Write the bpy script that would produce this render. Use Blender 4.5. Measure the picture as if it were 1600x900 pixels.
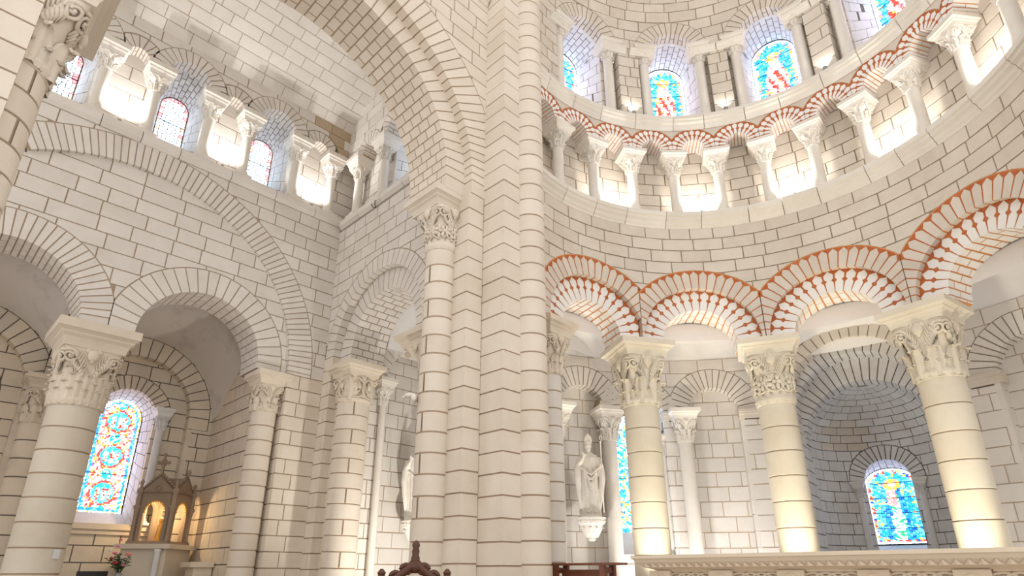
import bpy, math, random
from math import sin, cos, pi, sqrt, radians, degrees, hypot, atan2
from mathutils import Vector, Matrix
random.seed(7)
scene = bpy.context.scene
COL = scene.collection
for o in list(bpy.data.objects): bpy.data.objects.remove(o)

# ------------------------------------------------------------------ camera
F, CX, CY, PITCH, AZN, EYE = 940.0, 800.0, 535.0, radians(21.0), radians(-45.5), 1.5
cam_d = bpy.data.cameras.new('camera'); cam = bpy.data.objects.new('camera', cam_d); COL.objects.link(cam)
cam_d.sensor_width = 36.0; cam_d.lens = F / 1600 * 36.0; cam_d.shift_y = (CY - 450) / 1600.0
cam_d.clip_start = 0.05; cam_d.clip_end = 200
cam.location = (0, 0, EYE)
cam.rotation_euler = (pi / 2 + PITCH, 0, AZN)
scene.camera = cam
def project(p):
    ex, ny = p[0], p[1]
    wx = ex * cos(AZN) + ny * sin(AZN); wy = -ex * sin(AZN) + ny * cos(AZN); z = p[2] - EYE
    zc = wy * cos(PITCH) + z * sin(PITCH)
    if zc < 0.1: return None
    return CX + F * wx / zc, CY - F * (-wy * sin(PITCH) + z * cos(PITCH)) / zc, zc

# ------------------------------------------------------------------ world and light
W = bpy.data.worlds.new('world'); scene.world = W; W.use_nodes = True
bgn = W.node_tree.nodes['Background']
bgn.inputs[0].default_value = (1.0, 0.965, 0.925, 1); bgn.inputs[1].default_value = 0.92
vs = scene.view_settings
vs.view_transform = 'Standard'; vs.look = 'None'; vs.gamma = 1.0; vs.use_curve_mapping = False
vs.exposure = 0.50
def lamp(name, kind, loc, power, color=(1, 1, 1), size=0.1, target=None, spot=70, blend=0.6, parent=None):
    d = bpy.data.lights.new(name, kind); d.energy = power; d.color = color
    if kind == 'AREA': d.size = size
    else: d.shadow_soft_size = size
    if kind == 'SPOT': d.spot_size = radians(spot); d.spot_blend = blend
    o = bpy.data.objects.new(name, d); COL.objects.link(o); o.location = loc
    if target is not None:
        o.rotation_euler = (Vector(target) - Vector(loc)).to_track_quat('-Z', 'Y').to_euler()
    return o

# ------------------------------------------------------------------ materials
MATS = {}
def nodes_of(name):
    m = bpy.data.materials.new(name); m.use_nodes = True
    MATS[name] = m
    return m, m.node_tree, m.node_tree.nodes['Principled BSDF']
def stone(name, a, b, stain=None, stain_amt=0.35, rough=0.85, scale=3.0, bump=0.25, fine=28.0):
    m, t, p = nodes_of(name)
    N, L = t.nodes, t.links
    inf = N.new('ShaderNodeObjectInfo'); tc = N.new('ShaderNodeTexCoord'); geo = N.new('ShaderNodeNewGeometry')
    n1 = N.new('ShaderNodeTexNoise'); n1.inputs['Scale'].default_value = scale; n1.inputs['Detail'].default_value = 6
    L.new(geo.outputs['Position'], n1.inputs['Vector'])
    mix = N.new('ShaderNodeMix'); mix.data_type = 'RGBA'
    mix.inputs[6].default_value = (*a, 1); mix.inputs[7].default_value = (*b, 1)
    add = N.new('ShaderNodeMath'); add.operation = 'MULTIPLY_ADD'; add.inputs[1].default_value = 0.55; 
    sub = N.new('ShaderNodeMath'); sub.operation = 'MULTIPLY_ADD'; sub.inputs[1].default_value = 0.9; sub.inputs[2].default_value = -0.25
    L.new(n1.outputs[0], sub.inputs[0]); L.new(inf.outputs['Random'], add.inputs[0]); L.new(sub.outputs[0], add.inputs[2])
    add.use_clamp = True
    L.new(add.outputs[0], mix.inputs[0])
    out = mix.outputs[2]
    if stain:
        n2 = N.new('ShaderNodeTexNoise'); n2.inputs['Scale'].default_value = 1.1; n2.inputs['Detail'].default_value = 8; n2.inputs['Roughness'].default_value = 0.65
        L.new(geo.outputs['Position'], n2.inputs['Vector'])
        rp = N.new('ShaderNodeValToRGB'); rp.color_ramp.elements[0].position = 0.52; rp.color_ramp.elements[1].position = 0.72
        rp.color_ramp.elements[1].color = (stain_amt,) * 3 + (1,)
        L.new(n2.outputs[0], rp.inputs[0])
        m2 = N.new('ShaderNodeMix'); m2.data_type = 'RGBA'; m2.inputs[7].default_value = (*stain, 1)
        L.new(rp.outputs[0], m2.inputs[0]); L.new(out, m2.inputs[6]); out = m2.outputs[2]
    L.new(out, p.inputs['Base Color']); p.inputs['Roughness'].default_value = rough
    p.inputs['Specular IOR Level'].default_value = 0.25
    n3 = N.new('ShaderNodeTexNoise'); n3.inputs['Scale'].default_value = fine; n3.inputs['Detail'].default_value = 5
    L.new(geo.outputs['Position'], n3.inputs['Vector'])
    bp = N.new('ShaderNodeBump'); bp.inputs['Strength'].default_value = bump; bp.inputs['Distance'].default_value = 0.01
    L.new(n3.outputs[0], bp.inputs['Height']); L.new(bp.outputs[0], p.inputs['Normal'])
    return m
def plain(name, c, rough=0.6, metal=0.0):
    m, t, p = nodes_of(name)
    N, L = t.nodes, t.links
    n = N.new('ShaderNodeTexNoise'); n.inputs['Scale'].default_value = 14
    mx = N.new('ShaderNodeMix'); mx.data_type = 'RGBA'
    mx.inputs[6].default_value = (*[v * 0.85 for v in c], 1); mx.inputs[7].default_value = (*[min(1, v * 1.12) for v in c], 1)
    L.new(n.outputs[0], mx.inputs[0]); L.new(mx.outputs[2], p.inputs['Base Color'])
    p.inputs['Roughness'].default_value = rough; p.inputs['Metallic'].default_value = metal
    return m
def glow(name, c, s):
    m, t, p = nodes_of(name)
    N, L = t.nodes, t.links
    geo = N.new('ShaderNodeNewGeometry'); n = N.new('ShaderNodeTexNoise'); n.inputs['Scale'].default_value = 9
    L.new(geo.outputs['Position'], n.inputs['Vector'])
    mx = N.new('ShaderNodeMix'); mx.data_type = 'RGBA'
    mx.inputs[6].default_value = (*[v * 0.8 for v in c], 1); mx.inputs[7].default_value = (*[v * 1.2 for v in c], 1)
    L.new(n.outputs[0], mx.inputs[0]); L.new(mx.outputs[2], p.inputs['Emission Color'])
    p.inputs['Base Color'].default_value = (*[min(0.4, v * 0.2) for v in c], 1); p.inputs['Roughness'].default_value = 0.25
    p.inputs['Emission Strength'].default_value = s
    return m
stone('limestone', (0.81, 0.77, 0.725), (0.69, 0.645, 0.595), (0.62, 0.54, 0.45), 0.35)
stone('limestone_warm', (0.80, 0.725, 0.63), (0.69, 0.605, 0.505), (0.61, 0.50, 0.38), 0.35)  # limestone with part of the warm light on the pier mixed into its colour
stone('limestone_apse', (0.76, 0.695, 0.615), (0.62, 0.555, 0.475), (0.54, 0.45, 0.35), 0.4)
stone('limestone_grey', (0.80, 0.79, 0.78), (0.66, 0.65, 0.64), (0.52, 0.45, 0.38), 0.4)  # lightened so that the window reveals look lit
stone('limestone_aisle', (0.74, 0.64, 0.50), (0.60, 0.53, 0.45), (0.52, 0.44, 0.36), 0.5)  # ochre and grey stone, with some of the chapel's shade darkening the colour
stone('limestone_brown', (0.58, 0.47, 0.34), (0.45, 0.35, 0.24), (0.50, 0.32, 0.15), 0.5)
stone('drum_stone', (0.74, 0.675, 0.575), (0.63, 0.56, 0.465), (0.54, 0.44, 0.33), 0.35, fine=60, bump=0.35)
stone('capital_stone', (0.80, 0.715, 0.60), (0.68, 0.59, 0.48), (0.55, 0.43, 0.3), 0.3)
stone('carved_white', (0.84, 0.80, 0.74), (0.74, 0.69, 0.62), (0.6, 0.5, 0.4), 0.25)
stone('lamp_tinted_stone', (0.80, 0.735, 0.62), (0.71, 0.64, 0.52), (0.62, 0.52, 0.38), 0.35, fine=60)  # plain column stone with a little of the lamps' yellow painted in
stone('whitewash', (0.91, 0.895, 0.875), (0.83, 0.81, 0.785), (0.68, 0.62, 0.55), 0.25)
stone('plaster', (0.88, 0.86, 0.85), (0.80, 0.78, 0.77), (0.70, 0.65, 0.62), 0.3, scale=1.2)
stone('plaster_shaded', (0.72, 0.67, 0.62), (0.62, 0.57, 0.52), (0.34, 0.28, 0.24), 0.6, scale=1.0)  # vault shade darkens the base colour; the dark stain is damp
stone('mortar', (0.47, 0.36, 0.265), (0.38, 0.285, 0.205))
stone('mortar_light', (0.60, 0.49, 0.38), (0.50, 0.40, 0.30))
stone('mortar_apse', (0.36, 0.285, 0.21), (0.28, 0.22, 0.16))
stone('mortar_dark', (0.19, 0.15, 0.13), (0.13, 0.105, 0.09))
stone('mortar_orange', (0.80, 0.36, 0.14), (0.62, 0.26, 0.09))
stone('red_paint', (0.56, 0.165, 0.055), (0.45, 0.12, 0.04), (0.66, 0.3, 0.14), 0.5)
stone('floor_stone', (0.55, 0.50, 0.43), (0.45, 0.41, 0.35))
stone('altar_stone', (0.81, 0.70, 0.56), (0.72, 0.60, 0.46))  # carries a slight painted tint of the warm lamp light
stone('shrine_stone', (0.36, 0.27, 0.20), (0.27, 0.20, 0.14))
plain('iron', (0.03, 0.028, 0.026), 0.5, 0.6)
plain('lamp_grey', (0.35, 0.35, 0.36), 0.4, 0.4)
plain('dark_wood', (0.09, 0.03, 0.014), 0.35)
plain('red_wood', (0.20, 0.065, 0.035), 0.35)
plain('gold', (0.75, 0.42, 0.10), 0.3, 0.8)
plain('black_box', (0.015, 0.015, 0.017), 0.4)
plain('paper', (0.78, 0.80, 0.84), 0.7)
plain('leaf_green', (0.035, 0.075, 0.025), 0.5)
plain('petal_pink', (0.80, 0.22, 0.36), 0.5)
plain('petal_coral', (0.85, 0.30, 0.26), 0.5)
plain('petal_red', (0.35, 0.02, 0.04), 0.5)
plain('petal_white', (0.8, 0.8, 0.85), 0.5)
plain('lead', (0.02, 0.02, 0.022), 0.6)
for n, c in dict(g_blue=(0.03, 0.50, 2.0), g_sky=(0.28, 1.25, 2.4), g_teal=(0.03, 0.85, 1.15), g_white=(5.0, 5.8, 6.6), g_pale=(1.8, 2.8, 3.6),
                 g_clear=(2.8, 3.6, 4.4), g_red=(2.2, 0.11, 0.07), g_pink=(2.5, 0.50, 0.55), g_gold=(2.5, 0.95, 0.12), g_skin=(2.5, 1.5, 0.95), g_deep=(0.02, 0.14, 1.1), g_green=(0.05, 0.85, 0.34)).items():
    glow(n, c, 1.0)
def M(n): return MATS[n]

# ------------------------------------------------------------------ object helpers
def tag(o, label=None, cat=None, group=None, kind=None):
    if label: o['label'] = label
    if cat: o['category'] = cat
    if group: o['group'] = group
    if kind: o['kind'] = kind
    return o
def link(name, me, parent=None):
    o = bpy.data.objects.new(name, me); COL.objects.link(o)
    if parent is not None: o.parent = parent
    return o
def empty(name, loc=(0, 0, 0), rz=0.0):
    o = bpy.data.objects.new(name, None); COL.objects.link(o); o.location = loc; o.rotation_euler = (0, 0, rz)
    o.empty_display_size = 0.1
    return o
class MB:
    def __init__(s): s.v = []; s.f = []; s.m = []
    def add(s, vs, fs, m=0):
        n = len(s.v); s.v += [tuple(x) for x in vs]
        for f in fs: s.f.append(tuple(i + n for i in f)); s.m.append(m)
    def box(s, x0, x1, y0, y1, z0, z1, m=0):
        s.add([(x0, y0, z0), (x1, y0, z0), (x1, y1, z0), (x0, y1, z0), (x0, y0, z1), (x1, y0, z1), (x1, y1, z1), (x0, y1, z1)],
              [(3, 2, 1, 0), (4, 5, 6, 7), (0, 1, 5, 4), (1, 2, 6, 5), (2, 3, 7, 6), (3, 0, 4, 7)], m)
    def rings(s, rings, m=0, cap0=True, cap1=True, closed=True):
        n = len(rings[0]); vs = [p for r in rings for p in r]; fs = []
        for i in range(len(rings) - 1):
            for j in range(n if closed else n - 1):
                k = (j + 1) % n
                fs.append((i * n + j, i * n + k, (i + 1) * n + k, (i + 1) * n + j))
        if cap0: fs.append(tuple(reversed(range(n))))
        if cap1: fs.append(tuple(range((len(rings) - 1) * n, len(rings) * n)))
        s.add(vs, fs, m)
    def lathe(s, prof, seg=24, c=(0, 0), m=0, a0=0.0, a1=2 * pi, cap=True):
        full = abs(a1 - a0 - 2 * pi) < 1e-6
        nn = seg if full else seg + 1
        rr = [[(c[0] + r * cos(a0 + (a1 - a0) * k / seg), c[1] + r * sin(a0 + (a1 - a0) * k / seg), z) for k in range(nn)] for r, z in prof]
        s.rings(rr, m, cap, cap, full)
    def square(s, prof, m=0, c=(0, 0)):
        s.rings([[(c[0] - h, c[1] - h, z), (c[0] + h, c[1] - h, z), (c[0] + h, c[1] + h, z), (c[0] - h, c[1] + h, z)] for h, z in prof], m)
    def tube(s, pts, rads, seg=8, m=0):
        pts = [Vector(p) for p in pts]; rr = []
        if not hasattr(rads, '__len__'): rads = [rads] * len(pts)
        ref = Vector((0.31, 0.17, 0.93))
        for i, p in enumerate(pts):
            d = (pts[min(i + 1, len(pts) - 1)] - pts[max(i - 1, 0)])
            if d.length < 1e-9: d = Vector((0, 0, 1))
            d.normalize()
            a = d.cross(ref)
            if a.length < 0.1: a = d.cross(Vector((1, 0, 0)))
            a.normalize(); b = d.cross(a)
            rr.append([p + (a * cos(2 * pi * k / seg) + b * sin(2 * pi * k / seg)) * rads[i] for k in range(seg)])
        s.rings(rr, m)
    def ball(s, c, r, seg=10, m=0, sc=(1, 1, 1)):
        rr = []
        for i in range(1, seg // 2 + 1):
            th = pi * (i - 0.5) / (seg // 2)
            rr.append([(c[0] + r * sc[0] * sin(th) * cos(2 * pi * k / seg), c[1] + r * sc[1] * sin(th) * sin(2 * pi * k / seg), c[2] - r * sc[2] * cos(th)) for k in range(seg)])
        s.rings(rr, m)
    def xf(s, mat):
        s.v = [tuple(mat @ Vector(p)) for p in s.v]; return s
    def mesh(s, name, mats, smooth=False):
        me = bpy.data.meshes.new(name); me.from_pydata(s.v, [], s.f)
        if isinstance(mats, str): mats = [mats]
        for x in mats: me.materials.append(M(x))
        if len(mats) > 1: me.polygons.foreach_set('material_index', s.m)
        if smooth: me.polygons.foreach_set('use_smooth', [True] * len(me.polygons))
        me.update(); return me
    def build(s, name, mats, parent=None, smooth=False):
        return link(name, s.mesh(name, mats, smooth), parent)
def smooth_by_angle(o, ang=40):
    try:
        o.data.set_sharp_from_angle(angle=radians(ang))
    except Exception: pass
    return o
def copy_tree(o, parent=None):
    c = o.copy(); COL.objects.link(c); c.parent = parent
    for ch in list(o.children): copy_tree(ch, c)
    return c

# ------------------------------------------------------------------ 2-D polygons
def area(p):
    return 0.5 * sum(p[i][0] * p[(i + 1) % len(p)][1] - p[(i + 1) % len(p)][0] * p[i][1] for i in range(len(p)))
def half(p, a, b, keep_left=True):
    out = []; n = len(p); sg = 1 if keep_left else -1
    f = lambda q: sg * ((b[0] - a[0]) * (q[1] - a[1]) - (b[1] - a[1]) * (q[0] - a[0]))
    for i in range(n):
        q, r = p[i], p[(i + 1) % n]; fq, fr = f(q), f(r)
        if fq >= 0: out.append(q)
        if (fq > 0 and fr < 0) or (fq < 0 and fr > 0):
            t = fq / (fq - fr); out.append((q[0] + (r[0] - q[0]) * t, q[1] + (r[1] - q[1]) * t))
    return out if len(out) > 2 and abs(area(out)) > 1e-6 else []
def inter(p, c):
    for i in range(len(c)):
        p = half(p, c[i], c[(i + 1) % len(c)])
        if not p: return []
    return p
def subtract(p, c):
    if max(q[0] for q in p) < min(q[0] for q in c) or min(q[0] for q in p) > max(q[0] for q in c): return [p]
    if max(q[1] for q in p) < min(q[1] for q in c) or min(q[1] for q in p) > max(q[1] for q in c): return [p]
    if not inter(p, c): return [p]
    out = []
    for i in range(len(c)):
        o = half(p, c[i], c[(i + 1) % len(c)], False)
        if o: out.append(o)
        p = half(p, c[i], c[(i + 1) % len(c)])
        if not p: break
    return out
def archpoly(cx, cz, r, z0, n=28):
    p = [(cx + r * cos(pi * k / n), cz + r * sin(pi * k / n)) for k in range(n + 1)]
    if z0 < cz - 1e-6: p = p + [(cx - r, z0), (cx + r, z0)]
    return p
def rect(u0, u1, v0, v1): return [(u0, v0), (u1, v0), (u1, v1), (u0, v1)]

def prism(mb, surf, poly, d0, d1, m=0):
    n = len(poly)
    fr = [surf(u, v, d0) for u, v in poly]; bk = [surf(u, v, d1) for u, v in poly]
    mb.add(fr + bk, [tuple(range(n)), tuple(reversed(range(n, 2 * n)))] + [((i + 1) % n, i, n + i, n + (i + 1) % n) for i in range(n)], m)

GAP = 0.024
def seen_size(c, a):
    q = project(c)
    if q is None or q[0] < -25 or q[0] > 1625 or q[1] < -25 or q[1] > 925: return -1.0
    return a / (q[2] * q[2])
def masonry(wall, surf, u0, u1, v0, v1, ch=0.31, bw=0.6, subs=(), inside=None, d=0.0, depth=0.10, mat='limestone', seed=0,
            limit=290, name='stone_block', back=None, jitter=0.004, gap=GAP, pick=None, limit_rest=True):
    """Cut stone courses on a wall surface; `wall` is the mesh builder of the mortar behind; returns list of (size, mesh builder, mat)."""
    rnd = random.Random(seed); out = []
    nc = max(1, round((v1 - v0) / ch)); h = (v1 - v0) / nc
    for j in range(nc):
        a, b = v0 + j * h, v0 + (j + 1) * h
        if wall is not None:
            # mortar strip behind
            step = 0.22; k = max(1, int((u1 - u0) / step))
            for i in range(k):
                fr = [rect(u0 + (u1 - u0) * i / k, u0 + (u1 - u0) * (i + 1) / k, a, b)]
                if inside: fr = [x for x in (inter(q, inside) for q in fr) if x]
                for s in subs: fr = [x for q in fr for x in subtract(q, s)]
                for q in fr:
                    n = len(q); wall.add([surf(x, y, d + 0.014) for x, y in q], [tuple(range(n))])
        u = u0 - (bw * (0.5 if j % 2 else 0.0)) - bw * 0.3 * rnd.random()
        while u < u1 - 1e-6:
            w = bw * rnd.uniform(0.72, 1.28); e = u + w
            if u1 - e < bw * 0.3: e = u1
            s0, s1 = max(u, u0), min(e, u1); u = e
            if s1 - s0 < 0.05: continue
            g = gap / 2
            fr = [rect(s0 + (g if s0 > u0 + 1e-6 else 0), s1 - (g if s1 < u1 - 1e-6 else 0), a + g, b - g)]
            if inside: fr = [x for x in (inter(q, inside) for q in fr) if x]
            for s in subs: fr = [x for q in fr for x in subtract(q, s)]
            A = sum(abs(area(q)) for q in fr)
            if A < 0.004: continue
            mb = MB(); dd = d + rnd.uniform(-jitter, jitter)
            for q in fr: prism(mb, surf, q, dd, d + depth)
            cu = sum(p[0] for q in fr for p in q) / sum(len(q) for q in fr); cv = sum(p[1] for q in fr for p in q) / sum(len(q) for q in fr)
            out.append((seen_size(surf(cu, cv, d), A), mb, pick(cu, cv, rnd) if pick else mat))
    return out
def lay(parent, blocks, limit=290, name='stone_block'):
    blocks.sort(key=lambda b: -b[0]); rest = {}
    for i, (s, mb, mat) in enumerate(blocks):
        if i < limit and s > 0: mb.build(name, mat, parent)
        else:
            r = rest.setdefault(mat, MB()); r.add(mb.v, mb.f)
    if rest:
        names = list(rest); big = MB()
        for k, n in enumerate(names): big.add(rest[n].v, rest[n].f, k)
        tag(big.build(name + '_rest', names, parent), kind='stuff')
TONGUE = {'picket': [(0, 0.88), (0.74, 0.86), (0.80, 0.80), (0.985, 0.0)],
          'waist': [(0, 0.93), (0.42, 0.84), (0.52, 0.42), (0.62, 0.84), (0.80, 0.82), (0.97, 0.0)],
          'knob': [(0, 0.80), (0.36, 0.62), (0.46, 0.22), (0.56, 0.74), (0.80, 0.80), (0.95, 0.0)]}
def ring(wall_obj, surf, cx, cz, r0, r1, d0, d1, n, nd=1, a0=0.0, a1=180.0, mat='limestone', core='mortar', stilt=0.0, clip=None, paint=None,
         scale=None, gap=GAP, name='arch', soffit=None, label=None, stilt_n=None, core_in=0.012, face_mats=None):
    """An arch of separate voussoirs in the (u, v) space of a wall surface. scale=(cu, cv, k): shrink about that point over the depth."""
    def S(u, v, d):
        if scale:
            t = (d - d0) / (d1 - d0); k = 1 + (scale[2] - 1) * t
            u, v = scale[0] + (u - scale[0]) * k, scale[1] + (v - scale[1]) * k
        return surf(u, v, d)
    A0, A1 = radians(a0), radians(a1)
    pol = lambda r, a: (cx + r * cos(a), cz + r * sin(a))
    cb = MB(); seg = max(8, n)
    e = core_in; fill = GAP * 1.4
    for k in range(seg):
        p, q = A0 + (A1 - A0) * k / seg, A0 + (A1 - A0) * (k + 1) / seg
        poly = [pol(r0 + e, p), pol(r1 + fill, p), pol(r1 + fill, q), pol(r0 + e, q)]
        poly = [poly] if not clip else [x for x in [inter(poly, clip)] if x]
        for x in poly: prism(cb, S, x, d0 + e, d1)
    if stilt > 0:
        for sgn in (1, -1):
            if (sgn == 1 and a0 > 1) or (sgn == -1 and a1 < 179): continue
            us = sorted((cx + sgn * (r0 + e), cx + sgn * (r1 + fill)))
            poly = rect(us[0], us[1], cz - stilt, cz)
            if clip: poly = inter(poly, clip)
            if poly: prism(cb, S, poly, d0 + e, d1)
    arch = cb.build(name, core, wall_obj)
    if label: arch['label'] = label
    cells = []
    for k in range(n):
        p, q = A0 + (A1 - A0) * k / n, A0 + (A1 - A0) * (k + 1) / n
        gi, go = gap / 2 / r0, gap / 2 / r1
        m = (p + q) / 2
        cells.append((k, [pol(r0, p + gi), pol(r1, p + go), pol(r1, m), pol(r1, q - go), pol(r0, q - gi), pol(r0, m)], (p, q)))
    if stilt > 0:
        sn = stilt_n or max(1, round(stilt / 0.3))
        for sgn in (1, -1):
            if (sgn == 1 and a0 > 1) or (sgn == -1 and a1 < 179): continue
            for k in range(sn):
                za, zb = cz - stilt + stilt * k / sn, cz - stilt + stilt * (k + 1) / sn
                us = sorted((cx + sgn * r0, cx + sgn * r1))
                cells.append((k + 1, rect(us[0], us[1], za + gap / 2, zb - gap / 2), None))
    for k, poly, ang in cells:
        if clip:
            poly = inter(poly, clip)
            if not poly or abs(area(poly)) < 0.002: continue
        cuts = [0.0] + [(i + (0.5 if k % 2 else 0.0)) / nd for i in range(0 if k % 2 else 1, nd)] + [1.0]
        cuts = [c for i, c in enumerate(cuts) if i == 0 or c > cuts[i - 1] + 1e-3]
        for i in range(len(cuts) - 1):
            if nd > 2 and len(cuts) > 3 and False: pass
            da = d0 + (d1 - d0) * cuts[i] + (gap / 2 if i else 0.0); db = d0 + (d1 - d0) * cuts[i + 1] - (gap / 2 if i < len(cuts) - 2 else 0)
            mb = MB(); mm = mat
            if paint and i == 0 and ang:
                n_ = len(poly); fr = [S(u, v, da) for u, v in poly]; bk = [S(u, v, db) for u, v in poly]
                mb.add(fr + bk, [tuple(reversed(range(n_, 2 * n_)))] + [((q + 1) % n_, q, n_ + q, n_ + (q + 1) % n_) for q in range(n_)], 0)
                am, hw = (ang[0] + ang[1]) / 2, (ang[1] - ang[0]) / 2
                T = TONGUE[paint]
                R = [pol(r0 + t * (r1 - r0), am + s * hw) for t, s in T]; Lf = [pol(r0 + t * (r1 - r0), am - s * hw) for t, s in T]
                pieces = [(R + Lf[-2::-1], 0)]
                for sgn, side in ((1, R), (-1, Lf)):
                    edge = am + sgn * hw
                    pieces.append((side + [pol(r1, am), pol(r1, edge), pol(r0, edge)], 1))
                for pts, mi in pieces:
                    if clip:
                        # tongues of clipped voussoirs are cut by the same plane
                        pts = inter(pts, clip)
                        if not pts: continue
                    mb.add([S(u, v, da - (0.002 if mi == 0 else 0.0)) for u, v in pts], [tuple(range(len(pts)))], mi)
                mm = [mat, 'red_paint']
            else:
                prism(mb, S, poly, da, db)
                if soffit: mm = soffit
            mb.build('voussoir', mm, arch)
    return arch
def mesh_wall(mb, name, mat, label, cat='wall'):
    o = mb.build(name, mat); return tag(o, label, cat, None, 'structure')
def cornice(parent, surf, u0, u1, prof, seg=0.9, mat='carved_white', name='cornice_block', sub=4, gap=0.014, seed=0):
    rnd = random.Random(seed); u = u0
    while u < u1 - 1e-6:
        e = u + seg * rnd.uniform(0.75, 1.25)
        if u1 - e < seg * 0.4: e = u1
        mb = MB(); rr = []
        for k in range(sub + 1):
            x = u + gap / 2 + (e - u - gap) * k / sub
            rr.append([surf(x, z, d) for d, z in prof])
        mb.rings(rr); mb.build(name, mat, parent); u = e
def mould(z0, z1, p, back=0.05):
    """A cornice profile: list of (d, z) going round; p is the projection, d negative is towards the room."""
    h = z1 - z0
    return [(back, z0), (-0.02, z0), (-0.03, z0 + 0.12 * h), (-p * 0.35, z0 + 0.22 * h), (-p * 0.45, z0 + 0.38 * h), (-p * 0.75, z0 + 0.5 * h), (-p * 0.8, z0 + 0.66 * h), (-p, z0 + 0.72 * h), (-p, z1), (back, z1)]

# ------------------------------------------------------------------ capitals and columns
def leaf_mesh(r, h, w, curl, out, bell, ribs=3, lobes=5, na=12, nt=8):
    """A carved leaf on a bell, standing at angle 0 (towards +X)."""
    mb = MB(); rows = []
    for i in range(na + 1):
        s = i / na; row = []
        ww = w * (0.62 + 0.38 * sin(pi * min(1, s * 0.9 + 0.1))) * (1 - 0.72 * max(0, s - 0.72) / 0.28) * (1 + 0.16 * cos(2 * pi * lobes * s))
        if s < 0.74:
            z = h * s / 0.74; ro = bell(z) + 0.03 * out + out * 0.25 * s
        else:
            a = (s - 0.74) / 0.26 * pi * 0.9
            z = h + curl * sin(a); ro = bell(h) + out * 0.22 + curl * (1 - cos(a)) + 0.02 * out
        for j in range(nt + 1):
            t = -1 + 2 * j / nt
            rr = ro + out * (0.40 + 0.25 * (1 - abs(t)) + 0.16 * cos(ribs * 2 * pi * t) - 0.35 * t * t)
            ang = t * ww / (2 * max(r, 0.05))
            row.append((rr * cos(ang), rr * sin(ang), z))
        rows.append(row)
    mb.rings(rows, 0, False, False, False)
    # thickness: inner sheet and rim
    n0 = len(mb.v); inner = [[(x * 0.93, y * 0.93, z - 0.01 * (i == na)) for x, y, z in row] for i, row in enumerate(rows)]
    mb.rings(inner, 0, False, False, False)
    w_ = nt + 1
    for i in range(na):
        for j in (0, nt): mb.f.append((i * w_ + j, (i + 1) * w_ + j, n0 + (i + 1) * w_ + j, n0 + i * w_ + j)); mb.m.append(0)
    for j in range(nt): mb.f.append((na * w_ + j, na * w_ + j + 1, n0 + na * w_ + j + 1, n0 + na * w_ + j)); mb.m.append(0)
    return mb
def volute_mb(x0, z0, R, tube, turns=1.6):
    """A scroll in the x-z plane, its eye at (x0, 0, z0)."""
    mb = MB(); pts = []; rad = []
    n = 26
    for i in range(n + 1):
        s = i / n; a = pi * 0.9 - s * turns * 2 * pi; r = R * (1 - 0.82 * s)
        pts.append((x0 + r * cos(a), 0, z0 + r * sin(a))); rad.append(tube * (1 - 0.45 * s))
    mb.tube(pts, rad, 7); mb.ball((x0, 0, z0), tube * 1.3, 8, 0, (1, 1.3, 1))
    return mb
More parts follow.
